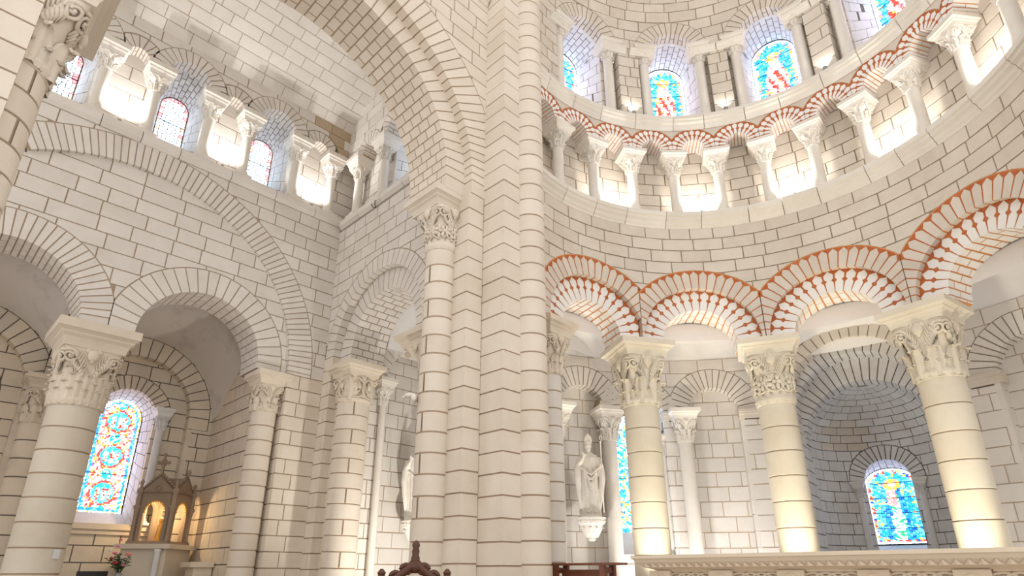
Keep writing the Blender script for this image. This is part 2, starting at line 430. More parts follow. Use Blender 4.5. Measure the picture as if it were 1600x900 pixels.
def capital(parent, x, y, z, h, r, ab_h, ab_w, rot=0.0, style='leafy', mat='capital_stone', ab_mat=None, joined=False, ab_off=(0, 0)):
    """Carved capital: necking, bell, tiers of leaves, corner scrolls, middle motifs, moulded abacus. z is the neck."""
    top = ab_w * 0.80
    def bell(zz):
        s = max(0, min(1, zz / h)); return r * 0.98 + (top * 0.84 - r) * (s ** 1.8) * 0.9
    base = MB()
    base.lathe([(r * 0.9, -0.02), (r * 1.03, -0.015), (r * 1.12, 0.03 * h / 0.5), (r * 1.12, 0.05 * h / 0.5), (r * 1.02, 0.075 * h / 0.5), (r * 0.95, 0.085 * h / 0.5)], 28)
    def srad(a, s):
        b = bell(s * h); q = max(0.0, (s - 0.5) / 0.5) ** 1.25
        sq = 1 / max(abs(cos(a)), abs(sin(a)))
        return b * (1 - q) + min(sq * top * 0.90, top * 1.20) * q
    rr = []
    for i in range(11):
        s = i / 10
        rr.append([(srad(2 * pi * k / 40, s) * cos(2 * pi * k / 40), srad(2 * pi * k / 40, s) * sin(2 * pi * k / 40), s * h * 0.98) for k in range(40)])
    base.rings(rr)
    def on(a, s, off): 
        rad = srad(a, s) + off; return (rad * cos(a), rad * sin(a), s * h)
    def frond(sg):
        """A feathered frond sweeping from the middle of a face up to a corner scroll."""
        f = MB(); t = h * 0.032; sp = []
        for i in range(9):
            q = i / 8; sp.append((radians(7 + 27 * q) * sg, 0.46 + 0.42 * q ** 0.75))
        f.tube([on(a_, s_, t * 0.8) for a_, s_ in sp], [t * (0.55 + 0.5 * i / 8) for i in range(9)], 6)
        for i in range(1, 8):
            a_, s_ = sp[i]; ln = 0.10 + 0.13 * (i / 8)
            f.tube([on(a_, s_, t), on(a_ + sg * radians(3.5), s_ - ln * 0.5, t * 1.6), on(a_ + sg * radians(4), s_ - ln, t * 0.7)], [t * 0.85, t * 0.8, t * 0.3], 5)
            if i < 6: f.tube([on(a_, s_, t), on(a_ - sg * radians(3), min(0.97, s_ + ln * 0.8), t * 0.9)], [t * 0.7, t * 0.35], 5)
        pts = []; rd = []
        for i in range(20):
            q = i / 19; th = pi * 0.75 - q * 3.4 * pi; R_ = 0.115 * (1 - 0.8 * q)
            pts.append(on(sg * (radians(37) - R_ * h * cos(th) / top), 0.80 + R_ * sin(th), t * (1.0 + q * 1.2))); rd.append(t * (0.95 - 0.4 * q))
        f.tube(pts, rd, 6); f.ball(on(sg * radians(37), 0.80, t * 2), t * 0.9, 7)
        return f
    R = Matrix.Rotation(rot, 4, 'Z')
    Lm = []   # (mesh builder, angles, name)
    if style == 'leafy':
        Lm.append((leaf_mesh(r, 0.24 * h, 2 * pi * r / 14, 0.04 * h, 0.13 * r + 0.015, bell, 2, 3), [2 * pi * k / 14 for k in range(14)], 'leaf'))
        Lm.append((leaf_mesh(r, 0.45 * h, 2 * pi * r / 9, 0.06 * h, 0.2 * r + 0.02, bell, 3, 5), [2 * pi * (k + 0.5) / 8 for k in range(8)], 'leaf'))
    elif style == 'scales':
        for t in range(4):
            n_ = 12
            Lm.append((leaf_mesh(r, (0.24 + 0.125 * t) * h, 2 * pi * r / n_ * 0.95, 0.035 * h, 0.15 * r + 0.01, bell, 2, 3, 8, 6), [2 * pi * (k + 0.5 * (t % 2)) / n_ for k in range(n_)], 'leaf'))
    elif style == 'rosettes':
        Lm.append((leaf_mesh(r, 0.22 * h, 2 * pi * r / 14, 0.03 * h, 0.14 * r, bell, 1, 2, 6, 4), [2 * pi * k / 14 for k in range(14)], 'leaf'))
        fb = MB(); fz = 0.40 * h; fr = bell(fz)
        for k in range(7):
            a = 2 * pi * k / 7; fb.ball((fr + 0.02, 0.075 * r / 0.26 * cos(a), fz + 0.085 * r / 0.26 * sin(a)), 0.055 * r / 0.26, 8, 0, (0.45, 0.62, 1.0) if abs(sin(a)) > 0.6 else (0.45, 1, 0.62))
        fb.ball((fr + 0.03, 0, fz), 0.035 * r / 0.26, 8)
        pts = [(fr + 0.015, 0.135 * r / 0.26 * cos(a), fz + 0.15 * r / 0.26 * sin(a)) for a in [2 * pi * k / 16 for k in range(17)]]
        fb.tube(pts, 0.016 * r / 0.26, 6)
        Lm.append((fb, [2 * pi * k / 8 for k in range(8)], 'rosette'))
    elif style == 'interlace':
        for k in range(1):
            fb = MB(); fz = 0.45 * h; fr = bell(fz) + 0.01
            for s_ in (1, -1):
                pts = []
                for i in range(30):
                    a = i / 29 * 3.4 * pi; q = 0.21 * r / 0.3 * (1 - 0.75 * i / 29)
                    yy = s_ * (0.14 * r / 0.3 + q * cos(a)); pts.append((sqrt(max(0.01, fr * fr - yy * yy)) + 0.02, yy, fz + q * sin(a) * 1.15))
                fb.tube(pts, [0.03 * r / 0.3 * (1 - 0.4 * i / 29) for i in range(30)], 6)
            for q in range(5): fb.ball((fr + 0.02, 0, fz - 0.25 * h + q * 0.12 * h), 0.035 * r / 0.3, 6, 0, (0.6, 1, 1.5))
            Lm.append((fb, [k * pi / 2 for k in range(4)], 'scroll_relief'))
        Lm.append((leaf_mesh(r, 0.78 * h, 2 * pi * r / 7, 0.08 * h, 0.25 * r, bell, 3, 4), [pi / 4 + k * pi / 2 for k in range(4)], 'feathered_leaf'))
    if style == 'interlace':
        Lm.append((volute_mb(top * 1.06, h * 0.80, h * 0.135, h * 0.042), [pi / 4 + k * pi / 2 for k in range(4)], 'volute'))
    else:
        for sg in (1, -1): Lm.append((frond(sg), [k * pi / 2 for k in range(4)], 'frond'))
    mot = MB()
    mot.ball((top * 0.92, 0, h * 0.86), h * 0.095, 10, 0, (0.6, 1, 1.2))
    for s_ in (-1, 1): mot.ball((top * 0.90, s_ * h * 0.075, h * 0.93), h * 0.055, 8, 0, (0.6, 1, 1)); mot.ball((top * 0.97, s_ * h * 0.035, h * 0.885), h * 0.016, 6)
    mot.ball((top * 0.985, 0, h * 0.85), h * 0.02, 6, 0, (0.7, 0.8, 1.6)); mot.ball((top * 0.91, 0, h * 0.77), h * 0.05, 8, 0, (0.6, 0.8, 1.3))
    Lm.append((mot, [k * pi / 2 for k in range(4)], 'mask'))
    ab = MB()
    ab.square([(ab_w * 0.74, h * 0.97), (ab_w * 0.76, h + 0.12 * ab_h), (ab_w * 0.80, h + 0.30 * ab_h), (ab_w * 0.88, h + 0.42 * ab_h), (ab_w * 0.885, h + 0.50 * ab_h), (ab_w * 0.97, h + 0.60 * ab_h), (ab_w, h + 0.62 * ab_h), (ab_w, h + ab_h)])
    T = Matrix.Translation((x, y, z)) @ R
    ab.xf(Matrix.Translation((ab_off[0], ab_off[1], 0)) @ T)
    if joined:
        for mb, angs, nm in Lm:
            for a in angs:
                Q = Matrix.Rotation(a, 4, 'Z'); base.add([Q @ Vector(p) for p in mb.v], mb.f)
        o = base.xf(T).build('capital', mat, parent, True); smooth_by_angle(o, 50)
        ab.build('abacus', ab_mat or mat, parent)
        return o
    o = base.xf(T).build('capital', mat, parent, True); smooth_by_angle(o, 50)
    for mb, angs, nm in Lm:
        me = mb.mesh(nm, mat, True)
        for a in angs:
            c = link(nm, me, o); c.matrix_local = T @ Matrix.Rotation(a, 4, 'Z')
    ab.build('abacus', ab_mat or mat, o)
    return o
def drums(parent, x, y, z0, z1, r, h, mat='drum_stone', core='mortar', seed=0, joint_dir=None, name='drum', seg=36, gap=GAP):
    n = max(1, round((z1 - z0) / h)); h = (z1 - z0) / n; rnd = random.Random(seed)
    c = MB(); c.lathe([(r - 0.015, z0), (r - 0.015, z1)], seg, (x, y)); c.build('core', core, parent, True).data.set_sharp_from_angle(angle=0.9)
    for k in range(n):
        rr = r + rnd.uniform(-0.003, 0.003); a, b = z0 + k * h + gap / 2, z0 + (k + 1) * h - gap / 2
        rng = [(0, 2 * pi)]
        if joint_dir is not None and k % 2:
            g = 0.016 / r; rng = [(joint_dir + g, joint_dir + 2 * pi - g)]
        for q in rng:
            m = MB(); m.lathe([(rr - 0.03, a), (rr - 0.006, a), (rr, a + 0.006), (rr, b - 0.006), (rr - 0.006, b), (rr - 0.03, b)], seg, (x, y), 0, q[0], q[1])
            smooth_by_angle(m.build(name, mat, parent, True), 30)
def colonnette(name, label, group, r, h_base, h_shaft, h_cap, h_ab, ab_w, mat='carved_white', ringed=False, style='leafy', cat='column'):
    """A small column prototype at the origin: base, shaft, capital, abacus."""
    root = empty(name); tag(root, label, cat, group)
    b = MB(); b.square([(r * 1.7, 0), (r * 1.7, h_base * 0.35)]); b.lathe([(r * 1.6, h_base * 0.35), (r * 1.65, h_base * 0.5), (r * 1.5, h_base * 0.62), (r * 1.2, h_base * 0.7), (r * 1.3, h_base * 0.85), (r * 1.05, h_base)], 20)
    b.build('base', mat, root)
    s = MB(); prof = []
    n = 26 if ringed else 4
    for k in range(n + 1):
        t = k / n; wob = 0.0
        if ringed: wob = 0.035 * r * (1 if k % 2 else -1)
        prof.append((r * (1.03 - 0.05 * t) + wob, h_base + h_shaft * t))
    s.lathe(prof, 20); smooth_by_angle(s.build('shaft', mat, root, True), 60)
    capital(root, 0, 0, h_base + h_shaft, h_cap, r, h_ab, ab_w, 0, style, mat, None, True)
    return root
def place(proto, loc, rz, used, label=None):
    if not used: o = proto; used.append(1)
    else: o = copy_tree(proto)
    o.location = loc; o.rotation_euler = (0, 0, rz)
    if label: o['label'] = label
    return o

# ------------------------------------------------------------------ stained glass
def glass_cells(surf, cx, cz, r, zs, d, style, seed, cell=0.05, cscale=1.0):
    rnd = random.Random(seed); win = archpoly(cx, cz, r, zs, 20)
    cols = ['g_blue', 'g_sky', 'g_teal', 'g_white', 'g_pale', 'g_red', 'g_pink', 'g_gold', 'g_skin', 'g_deep', 'g_green', 'g_clear']
    ix = {c: i for i, c in enumerate(cols)}
    H = cz + r - zs
    def edge(u, v):
        return min(r - abs(u - cx), v - zs) if v < cz else r - hypot(u - cx, v - cz)
    def col(u, v):
        e = edge(u, v); x = (u - cx) / r; y = (v - zs) / H; q = rnd.random()
        if style == 'lattice':
            if e < r * 0.18: return 'g_pink' if q < 0.5 else ('g_skin' if q < 0.8 else 'g_pale')
            return 'g_clear' if q < 0.8 else 'g_pale'
        if style == 'medallion':
            if e < r * 0.12: return 'g_white' if q < 0.6 else 'g_gold'
            if e < r * 0.24: return 'g_blue' if q < 0.7 else 'g_sky'
            for k, yy in enumerate((0.17, 0.49, 0.80)):
                dd = hypot(x, (y - yy) * H / r)
                if dd < 0.60:
                    if dd > 0.50: return 'g_red' if q < 0.8 else 'g_gold'
                    for fx in (-0.22, 0.05, 0.28):
                        hy = (y - yy) * H / r
                        if abs(x - fx) < 0.09 and -0.35 < hy < 0.2: return ('g_red', 'g_white', 'g_skin')[int(q * 3)]
                    return 'g_sky' if q < 0.5 else 'g_teal'
            for yy in (0.02, 0.33, 0.645, 0.955):
                if hypot(x, (y - yy) * H / r) < 0.26: return 'g_teal' if q < 0.75 else 'g_white'
            return ('g_gold', 'g_red', 'g_white', 'g_pink', 'g_pale')[int(q * 5)]
        if style == 'border':
            if e < r * 0.3: return 'g_sky' if q < 0.7 else 'g_white'
            return ('g_sky', 'g_teal', 'g_white', 'g_gold', 'g_blue')[int(q * 5)]
        # figure of a robed saint on blue ground
        if e < r * 0.10: return 'g_white' if q < 0.7 else 'g_pale'
        if e < r * 0.24: return ('g_pink', 'g_blue', 'g_sky', 'g_white', 'g_gold')[int(q * 5)] if style != 'madonna' else ('g_gold', 'g_white', 'g_deep', 'g_red', 'g_sky')[int(q * 5)]
        hd = hypot(x, (y - 0.78) * H / r)
        if hd < 0.16: return 'g_skin'
        if hd < 0.32: return 'g_gold' if q < 0.75 else ('g_pink' if q < 0.9 else 'g_white')
        bw = 0.20 + 0.32 * min(1, max(0, (0.72 - y) / 0.35))
        if y < 0.72 and abs(x) < bw:
            if style == 'madonna':
                if y > 0.5 and abs(x - 0.1) < 0.2: return 'g_pink' if q < 0.6 else 'g_skin'
                if abs(x) < bw * 0.42: return 'g_pale' if q < 0.55 else 'g_green'
                return 'g_blue' if q < 0.6 else 'g_deep' if q < 0.8 else 'g_sky'
            f = sin(x * 15 + 2.5 * sin(y * 9) + seed) * 0.6 + rnd.uniform(-0.6, 0.6)
            if y > 0.52: return 'g_white' if f > -0.2 else ('g_pink' if q < 0.6 else 'g_skin')
            return 'g_red' if f > 0.35 else ('g_pink' if f > 0 else ('g_white' if q < 0.8 else 'g_gold'))
        return 'g_sky' if q < 0.42 else ('g_blue' if q < 0.7 else ('g_teal' if q < 0.9 else 'g_gold'))
    nu = max(4, int(2 * r / cell)); nv = max(5, int(H / cell)); mb = MB(); P = {}
    for i in range(nu + 1):
        for j in range(nv + 1):
            jx = rnd.uniform(-0.28, 0.28) if 0 < i < nu else 0; jy = rnd.uniform(-0.28, 0.28) if 0 < j < nv else 0
            P[i, j] = (cx - r + 2 * r * (i + jx) / nu, zs + H * (j + jy) / nv)
    for i in range(nu):
        for j in range(nv):
            q = [P[i, j], P[i + 1, j], P[i + 1, j + 1], P[i, j + 1]]
            tris = [q] if rnd.random() < 0.55 else ([[q[0], q[1], q[2]], [q[0], q[2], q[3]]])
            for t in tris:
                mx = sum(a for a, b in t) / len(t); my = sum(b for a, b in t) / len(t)
                sh_ = 0.80 if style == 'lattice' else 0.90
                t = [(mx + (a - mx) * sh_, my + (b - my) * sh_) for a, b in t]
                t = inter(t, win)
                if t: mb.add([surf(a, b, d) for a, b in t], [tuple(range(len(t)))], ix[col(mx, my)])
    return mb, cols, win
WINN = [0]
def window(surf, cx, cz, r, zs, d, style, label, seed, bars=3, cell=0.05):
    WINN[0] += 1
    mb, cols, win = glass_cells(surf, cx, cz, r, zs, d, style, seed, cell)
    fr = MB()
    big = archpoly(cx, cz, r + 0.03, zs - 0.03, 20)
    n = len(win)
    o1 = [surf(u, v, d - 0.015) for u, v in win]; o2 = [surf(u, v, d - 0.015) for u, v in big]; o3 = [surf(u, v, d + 0.05) for u, v in big]
    fr.add(o1 + o2 + o3, [(i, (i + 1) % n, n + (i + 1) % n, n + i) for i in range(n)] + [(n + i, n + (i + 1) % n, 2 * n + (i + 1) % n, 2 * n + i) for i in range(n)])
    for k in range(12):
        q = inter(rect(cx - r + 2 * r * k / 12, cx - r + 2 * r * (k + 1) / 12, zs, cz + r), win)
        if q: fr.add([surf(u, v, d + 0.012) for u, v in q], [tuple(range(len(q)))])
    o = fr.build('window_%d' % WINN[0], 'lead'); tag(o, label, 'window', None, 'structure')
    tag(mb.build('glass_mosaic', cols, o), kind='stuff')
    for k in range(bars):
        v = zs + (cz + r - zs) * (k + 1) / (bars + 1); w = r if v < cz else sqrt(max(0.0004, r * r - (v - cz) ** 2))
        b = MB(); b.tube([surf(cx - w, v, d - 0.02), surf(cx, v, d - 0.02), surf(cx + w, v, d - 0.02)], 0.009, 6); b.build('saddle_bar', 'iron', o)
    return o
def embrasure(wall_obj, surf, cx, cz, r, zs, d0, d1, sc, mat='limestone_grey', core='mortar_dark', n=11, nd=3, jc=0.3, side_blocks=2, r_out=None):
    """Splayed reveal of a window: soffit voussoirs, jamb stones and sloping sill; sc=(cz_scale, k)."""
    ring(wall_obj, surf, cx, cz, r, r_out or r + 0.16, d0, d1, n, nd, mat=mat, core=core, scale=(cx, sc[0], sc[1]), name='window_reveal', gap=0.016)
    def S(u, v, d):
        t = (d - d0) / (d1 - d0); k = 1 + (sc[1] - 1) * t
        return surf(cx + (u - cx) * k, sc[0] + (v - sc[0]) * k, d)
    for sgn in (-1, 1):
        u = cx + sgn * r; back = MB()
        J = lambda a, b, e: S(u + sgn * e, b, a)
        back.add([J(d0, zs, 0.012), J(d1, zs, 0.012), J(d1, cz, 0.012), J(d0, cz, 0.012)], [(0, 1, 2, 3)])
        jamb = back.build('jamb', core, wall_obj)
        bl = masonry(None, J, d0, d1, zs, cz, jc, (d1 - d0) / side_blocks, (), None, 0.0, 0.1, mat, int(u * 100) % 991, gap=0.016)
        for s, m_, mm in bl: m_.build('stone_block', mm, jamb)
    sl = MB(); sl.add([S(cx - r - 0.05, zs, d0), S(cx + r + 0.05, zs, d0), S(cx + r + 0.05, zs, d1), S(cx - r - 0.05, zs, d1)], [(0, 1, 2, 3)])
    sl.add([S(cx - r - 0.05, zs, d0), S(cx + r + 0.05, zs, d0), S(cx + r + 0.05, zs - 0.1, d0), S(cx - r - 0.05, zs - 0.1, d0)], [(0, 1, 2, 3)])
    sl.build('window_sill', mat, wall_obj)

# ================================================================== THE PLACE
XC, YC, RA, RO = 8.3, 2.7, 4.25, 6.8
DOME_Z = 14.6
YN, XE = 12.8, 6.6
S_north = lambda u, v, d: (u, YN + d, v)
S_east = lambda u, v, d: (XE + d, u, v)
S_cross = lambda u, v, d: (u, 6.82 + d, v)
S_pass = lambda u, v, d: (u, 12.0 + d, v)
S_aisle = lambda u, v, d: (u, 15.6 + d, v)
S_side = lambda u, v, d: (5.25 + d, u, v)
def S_apse(u, v, d):
    a = u / RA; r = RA + d; z = v
    if v > DOME_Z:
        el = (v - DOME_Z) / RA; r = (RA + d) * cos(el); z = DOME_Z + (RA + d) * sin(el)
    return (XC + r * cos(a), YC + r * sin(a), z)
def S_amb(u, v, d):
    a = u / RO; return (XC + (RO + d) * cos(a), YC + (RO + d) * sin(a), v)
ua = lambda deg: RA * radians(deg)
uo = lambda deg: RO * radians(deg)

# ---- floor and sanctuary platform
fb = MB(); fb.box(-6, 20, -6, 18, -0.2, 0.0)
floor = fb.build('floor', 'floor_stone'); tag(floor, 'pale stone floor of the church', 'floor', None, 'structure')
pb = MB(); pb.box(5.0, 15.0, -1.5, 6.2, 0.0, 0.16); pb.box(5.35, 15.0, -1.5, 6.2, 0.16, 0.32); pb.box(5.7, 15.0, -1.5, 6.2, 0.32, 0.48); pb.box(7.32, 15.0, 6.2, 6.8, 0.0, 0.48)
tag(pb.build('floor_platform', 'floor_stone'), 'stone steps and raised floor carrying the altar', 'floor', None, 'structure')

# ---- north wall with its two arches under a wide relieving arch
wb = MB(); blocks = []
big_in, big_out = archpoly(2.15, 5.83, 3.62, 5.0, 60), archpoly(2.15, 5.83, 4.13 + GAP, 5.0, 70)
A1, A2 = archpoly(0.47, 5.9, 1.75 + GAP, 5.0, 40), archpoly(3.83, 5.9, 1.75 + GAP, 5.0, 40)
blocks += masonry(wb, S_north, -1.3, 5.72, 5.75, 9.41, 0.33, 0.68, [A1, A2], big_in, 0.10, 0.12, 'limestone', 11)
blocks += masonry(wb, S_north, -1.2, XE, 5.75, 9.95, 0.32, 0.55, [big_out], None, 0.0, 0.12, 'limestone', 12)
blocks += masonry(wb, S_north, 5.75, XE, 0, 5.75, 0.32, 0.55, (), None, 0.0, 0.12, 'limestone_warm', 13)
J = lambda u, v, d: (5.75 + d, YN + u, v)
blocks += masonry(wb, J, 0.0, 0.9, 0, 5.75, 0.32, 0.6, (), None, 0.0, 0.1, 'limestone_warm', 14)
wall_north = mesh_wall(wb, 'wall_north', 'mortar', 'cream ashlar wall with a wide relieving arch over two chapel arches')
lay(wall_north, blocks)
ring(wall_north, S_north, 2.15, 5.83, 3.58, 4.13, 0.0, 0.12, 62, 1, 0, 122, name='relieving_arch', stilt=0.08, stilt_n=1)
ring(wall_north, S_north, 0.47, 5.9, 1.22, 1.75, 0.10, 1.0, 23, 3, 0, 120, stilt=0.15, name='arch', clip=rect(-3, 2.142, 5, 9))
ring(wall_north, S_north, 3.83, 5.9, 1.22, 1.75, 0.10, 1.0, 23, 3, stilt=0.15, name='arch', clip=rect(2.158, 9, 5, 9))
# engaged half column beside the right-hand arch
eng = empty('engaged_column', (0, 0, 0)); tag(eng, 'slim engaged column at the right foot of the chapel arch beside the corner pier', 'column')
drums(eng, 5.47, 13.15, 0, 4.84, 0.265, 0.33, 'limestone_warm', seed=3)
capital(eng, 5.47, 13.15, 4.84, 0.62, 0.265, 0.27, 0.40, 0, 'leafy')
# the big free-standing column
colm = empty('round_column', (0, 0, 0)); tag(colm, 'thick round drum column with a scale-leaf capital between the two chapel arches', 'column')
drums(colm, 2.03, 13.2, 0.28, 4.30, 0.405, 0.40, 'drum_stone', seed=5)
cbm = MB(); cbm.square([(0.6, 0), (0.6, 0.14)], 0, (2.03, 13.2)); cbm.lathe([(0.56, 0.14), (0.58, 0.19), (0.48, 0.22), (0.5, 0.26), (0.41, 0.29)], 32, (2.03, 13.2)); cbm.build('base', 'drum_stone', colm)
capital(colm, 2.03, 13.2, 4.30, 1.06, 0.405, 0.43, 0.655, 0, 'scales')
plq = MB(); plq.box(-0.055, 0.055, -0.006, 0.006, -0.075, 0.075)
pq = plq.build('paper_notice', 'paper'); pq.location = (2.25, 12.83, 1.80); pq.rotation_euler = (0, 0, radians(28)); tag(pq, 'small white paper notice stuck on the thick round column', 'sign')

# sill of the north clerestory
s1 = MB(); s1.add([S_north(-1.2, 9.95, 0.2), S_north(XE, 9.95, 0.2), S_north(XE, 10.2, 0.2), S_north(-1.2, 10.2, 0.2)], [(0, 1, 2, 3)])
tr = tag(s1.build('trim_1', 'mortar'), 'projecting stone sill under the row of lattice windows', 'trim', None, 'structure')
cornice(tr, S_north, -1.2, XE, [(0.4, 9.95), (-0.03, 9.95), (-0.1, 10.02), (-0.1, 10.14), (-0.05, 10.22), (0.4, 10.22)], 0.95, 'limestone', 'sill_stone', 1, seed=2)
# clerestory wall
wb = MB(); blocks = []
WX, SX, CXN = [0.33, 2.5, 4.61], [1.44, 3.53, 5.77], [0.97, 1.91, 3.08, 3.98, 5.24, 6.24]
SPR = 12.05
subs = [archpoly(x, SPR, 0.48, 10.2) for x in WX]
blocks += masonry(wb, S_north, -1.2, XE + 0.45, 10.22, 12.95, 0.33, 0.6, subs, None, 0.34, 0.12, 'limestone', 21)
subs = [archpoly(x, SPR, 0.82, SPR - 0.4) for x in WX] + [archpoly(x, SPR, 0.53, SPR - 0.4) for x in SX]
blocks += masonry(wb, S_north, -1.2, XE, SPR, 13.02, 0.32, 0.6, subs, None, 0.0, 0.3, 'limestone', 22, pick=lambda u, v, r: 'limestone_brown' if u > 5.5 and r.random() < 0.5 else 'limestone')
wall_cl = mesh_wall(wb, 'wall_north_clerestory', 'mortar', 'clerestory wall of lattice windows and blank panels above the relieving arch')
lay(wall_cl, blocks)
for x in WX:
    ring(wall_cl, S_north, x, SPR, 0.48, 0.80, 0.0, 0.34, 15, 1, clip=rect(x - 0.81, x + 0.81, 11, 14), name='window_arch', mat='limestone')
    embrasure(wall_cl, S_north, x, SPR, 0.48, 10.22, 0.34, 0.98, (11.45, 0.64), n=12, nd=4)
    window(S_north, x, SPR - 0.6 * 0.36 - 0.0, 0.30, 10.70, 0.97, 'lattice', 'round-headed window of clear lattice glass with red border' , int(x * 50), 1, 0.085)
for x in SX:
    ring(wall_cl, S_north, x, SPR, 0.20, 0.50, 0.012, 0.34, 9, 1, clip=rect(x - 0.42, x + 0.42, 11, 14), name='panel_arch', stilt=0.05)
for i, o in enumerate([o for o in COL.objects if o.name.startswith('window_') and o.get('kind') == 'structure']):
    o['label'] = ['clear lattice window with red border beside the near carved capital', 'clear lattice window with red border above the relieving arch haunch', 'clear lattice window with red border next to the stained corner pillar'][i]
ORD = ['first', 'second', 'third', 'fourth', 'fifth', 'sixth', 'seventh', 'eighth', 'ninth', 'tenth', 'eleventh', 'twelfth', 'thirteenth']
G_N = 'colonnettes along the lattice windows'
cn = colonnette('colonnette', 'white ringed colonnette with leafy capital beside a lattice window', G_N, 0.115, 0.2, 0.98, 0.34, 0.32, 0.29, 'carved_white', True)
used = []
for i, x in enumerate(CXN):
    o = place(cn, (x, YN + 0.15, 10.22), 0, used, 'white ringed colonnette of the lattice window row, %s from its weathered corner colonnette' % ORD[4 - i])
    if i == 5: o['label'] = 'weathered colonnette of the lattice window row standing in the corner'

# ---- barrel vault over the bay
VY, VZ, VR = 10.2, 10.9, 3.34
S_vault = lambda u, v, d: (u, VY + (VR + d) * cos(v / VR), VZ + (VR + d) * sin(v / VR))
wb = MB()
rv = random.Random(3)
v0, v1 = VR * radians(38.5), VR * radians(135)
bl = masonry(wb, S_vault, -1.6, XE, v0, v1, 0.29, 0.58, (), None, 0.0, 0.1, 'limestone', 31, gap=0.016)
vault = mesh_wall(wb, 'ceiling_vault', 'mortar_light', 'pale stone barrel vault above the lattice windows', 'ceiling'); lay(vault, bl)

# ---- east wall of the bay with an arch to the ambulatory
wb = MB(); blocks = []
ACY, ACZ, SPE = 10.72, 6.30, 6.0
AE = archpoly(ACY, ACZ, 2.06 + GAP, 0.0, 40)
blocks += masonry(wb, S_east, 8.2, YN, 0.0, 9.82, 0.32, 0.55, [AE], None, 0.0, 0.12, 'limestone', 41)
blocks += masonry(wb, lambda u, v, d: (XE + 0.2 + d, u, v), ACY + 1.22, ACY + 1.75, 0.0, SPE, 0.32, 0.5, (), None, 0, 0.1, 'limestone_warm', 42)
blocks += masonry(wb, lambda u, v, d: (XE + u, ACY + 1.7 + d, v), 0.0, 0.22, 0.0, ACZ, 0.32, 0.5, (), None, 0, 0.1, 'limestone_warm', 43)
blocks += masonry(wb, lambda u, v, d: (XE + d, u, v), ACY + 1.7, YN, 0.0, ACZ, 0.32, 0.6, (), None, 0, 0.1, 'limestone_warm', 44)
blocks += masonry(wb, lambda u, v, d: (XE + u, ACY + 1.28 + d, v), 0.2, 1.2, 0.0, SPE, 0.32, 0.5, (), None, 0, 0.1, 'limestone', 45)
wall_east = mesh_wall(wb, 'wall_east', 'mortar', 'ashlar wall in the corner pierced by a stepped arch to the ambulatory')
lay(wall_east, blocks)
ring(wall_east, S_east, ACY, ACZ, 1.70, 2.06, 0.0, 0.4, 29, 1, mat='limestone', name='outer_arch')
ring(wall_east, S_east, ACY, ACZ, 1.24, 1.71, 0.20, 1.1, 23, 3, mat='limestone', stilt=ACZ - SPE, name='inner_arch')
for yy, r_, aw, lab in ((ACY + 1.22, 0.36, 0.50, 'half column with interlaced scroll capital on the left of the stepped arch'), (9.13, 0.17, 0.55, 'half column of the stepped arch mostly hidden by the tall pier')):
    e2 = empty('half_column'); tag(e2, lab, 'column')
    drums(e2, XE + 0.38, yy, 0, 5.10, r_, 0.32, 'limestone_warm', seed=int(yy * 10), joint_dir=pi * 1.35)
    capital(e2, XE + 0.38, yy, 5.10, 0.62, r_, 0.28, aw, 0, 'interlace')
s1 = MB(); s1.add([S_east(8.2, 9.82, 0.2), S_east(YN, 9.82, 0.2), S_east(YN, 10.1, 0.2), S_east(8.2, 10.1, 0.2)], [(0, 1, 2, 3)])
tr = tag(s1.build('trim_2', 'mortar'), 'projecting stone sill above the stepped arch', 'trim', None, 'structure')
cornice(tr, S_east, 8.2, YN - 0.1, [(0.4, 9.84), (-0.03, 9.84), (-0.1, 9.91), (-0.1, 10.05), (-0.05, 10.10), (0.4, 10.10)], 0.8, 'limestone', 'sill_stone', 1, seed=5)
wb = MB(); blocks = []
SPE2 = 11.95
lun = [(VY + VR * cos(radians(a)), VZ + VR * sin(radians(a))) for a in range(38, 143, 4)]
lun = [(8.2, 10.1), (YN, 10.1)] + [p for p in lun if p[0] > 8.2]
lun = lun + [(8.2, VZ + VR * 0.8)]
blocks += masonry(wb, S_east, 8.2, YN + 0.4, 10.1, 14.3, 0.33, 0.6, [archpoly(10.45, SPE2, 0.5, 10.0)], lun, 0.34, 0.1, 'limestone', 46)
blocks += masonry(wb, S_east, 8.2, YN, SPE2, 14.3, 0.32, 0.6, [archpoly(10.45, SPE2, 0.85, 11.5), archpoly(11.78, SPE2, 0.55, 11.5), archpoly(9.1, SPE2, 0.55, 11.5)], lun, 0.0, 0.3, 'limestone', 47)
wall_el = mesh_wall(wb, 'wall_east_clerestory', 'mortar', 'clerestory wall with one window above the stepped arch'); lay(wall_el, blocks)
ring(wall_el, S_east, 10.45, SPE2, 0.5, 0.83, 0.0, 0.34, 15, 1, name='window_arch', clip=rect(9.7, 11.17, 11, 14))
for y_ in (11.78, 9.1): ring(wall_el, S_east, y_, SPE2, 0.22, 0.53, 0.0, 0.34, 9, 1, name='panel_arch', clip=rect(y_ - 0.62, y_ + 0.62, 11, 14), stilt=0.05)
embrasure(wall_el, S_east, 10.45, SPE2, 0.5, 10.1, 0.34, 1.0, (11.4, 0.64), n=12, nd=4)
window(S_east, 10.45, SPE2 - 0.2, 0.31, 10.6, 0.99, 'lattice', 'clear lattice window in the side clerestory half hidden by the great arch', 77, 1, 0.085)
for y_, lab in ((12.35, 'colonnette with rust-stained capital standing against the clerestory corner'), (11.15, 'white colonnette on the sill above the iron hook'), (9.75, 'white colonnette on the sill cut off by the great arch')):
    o = place(cn, (XE + 0.15, y_, 10.1), pi / 2, used); o['label'] = lab
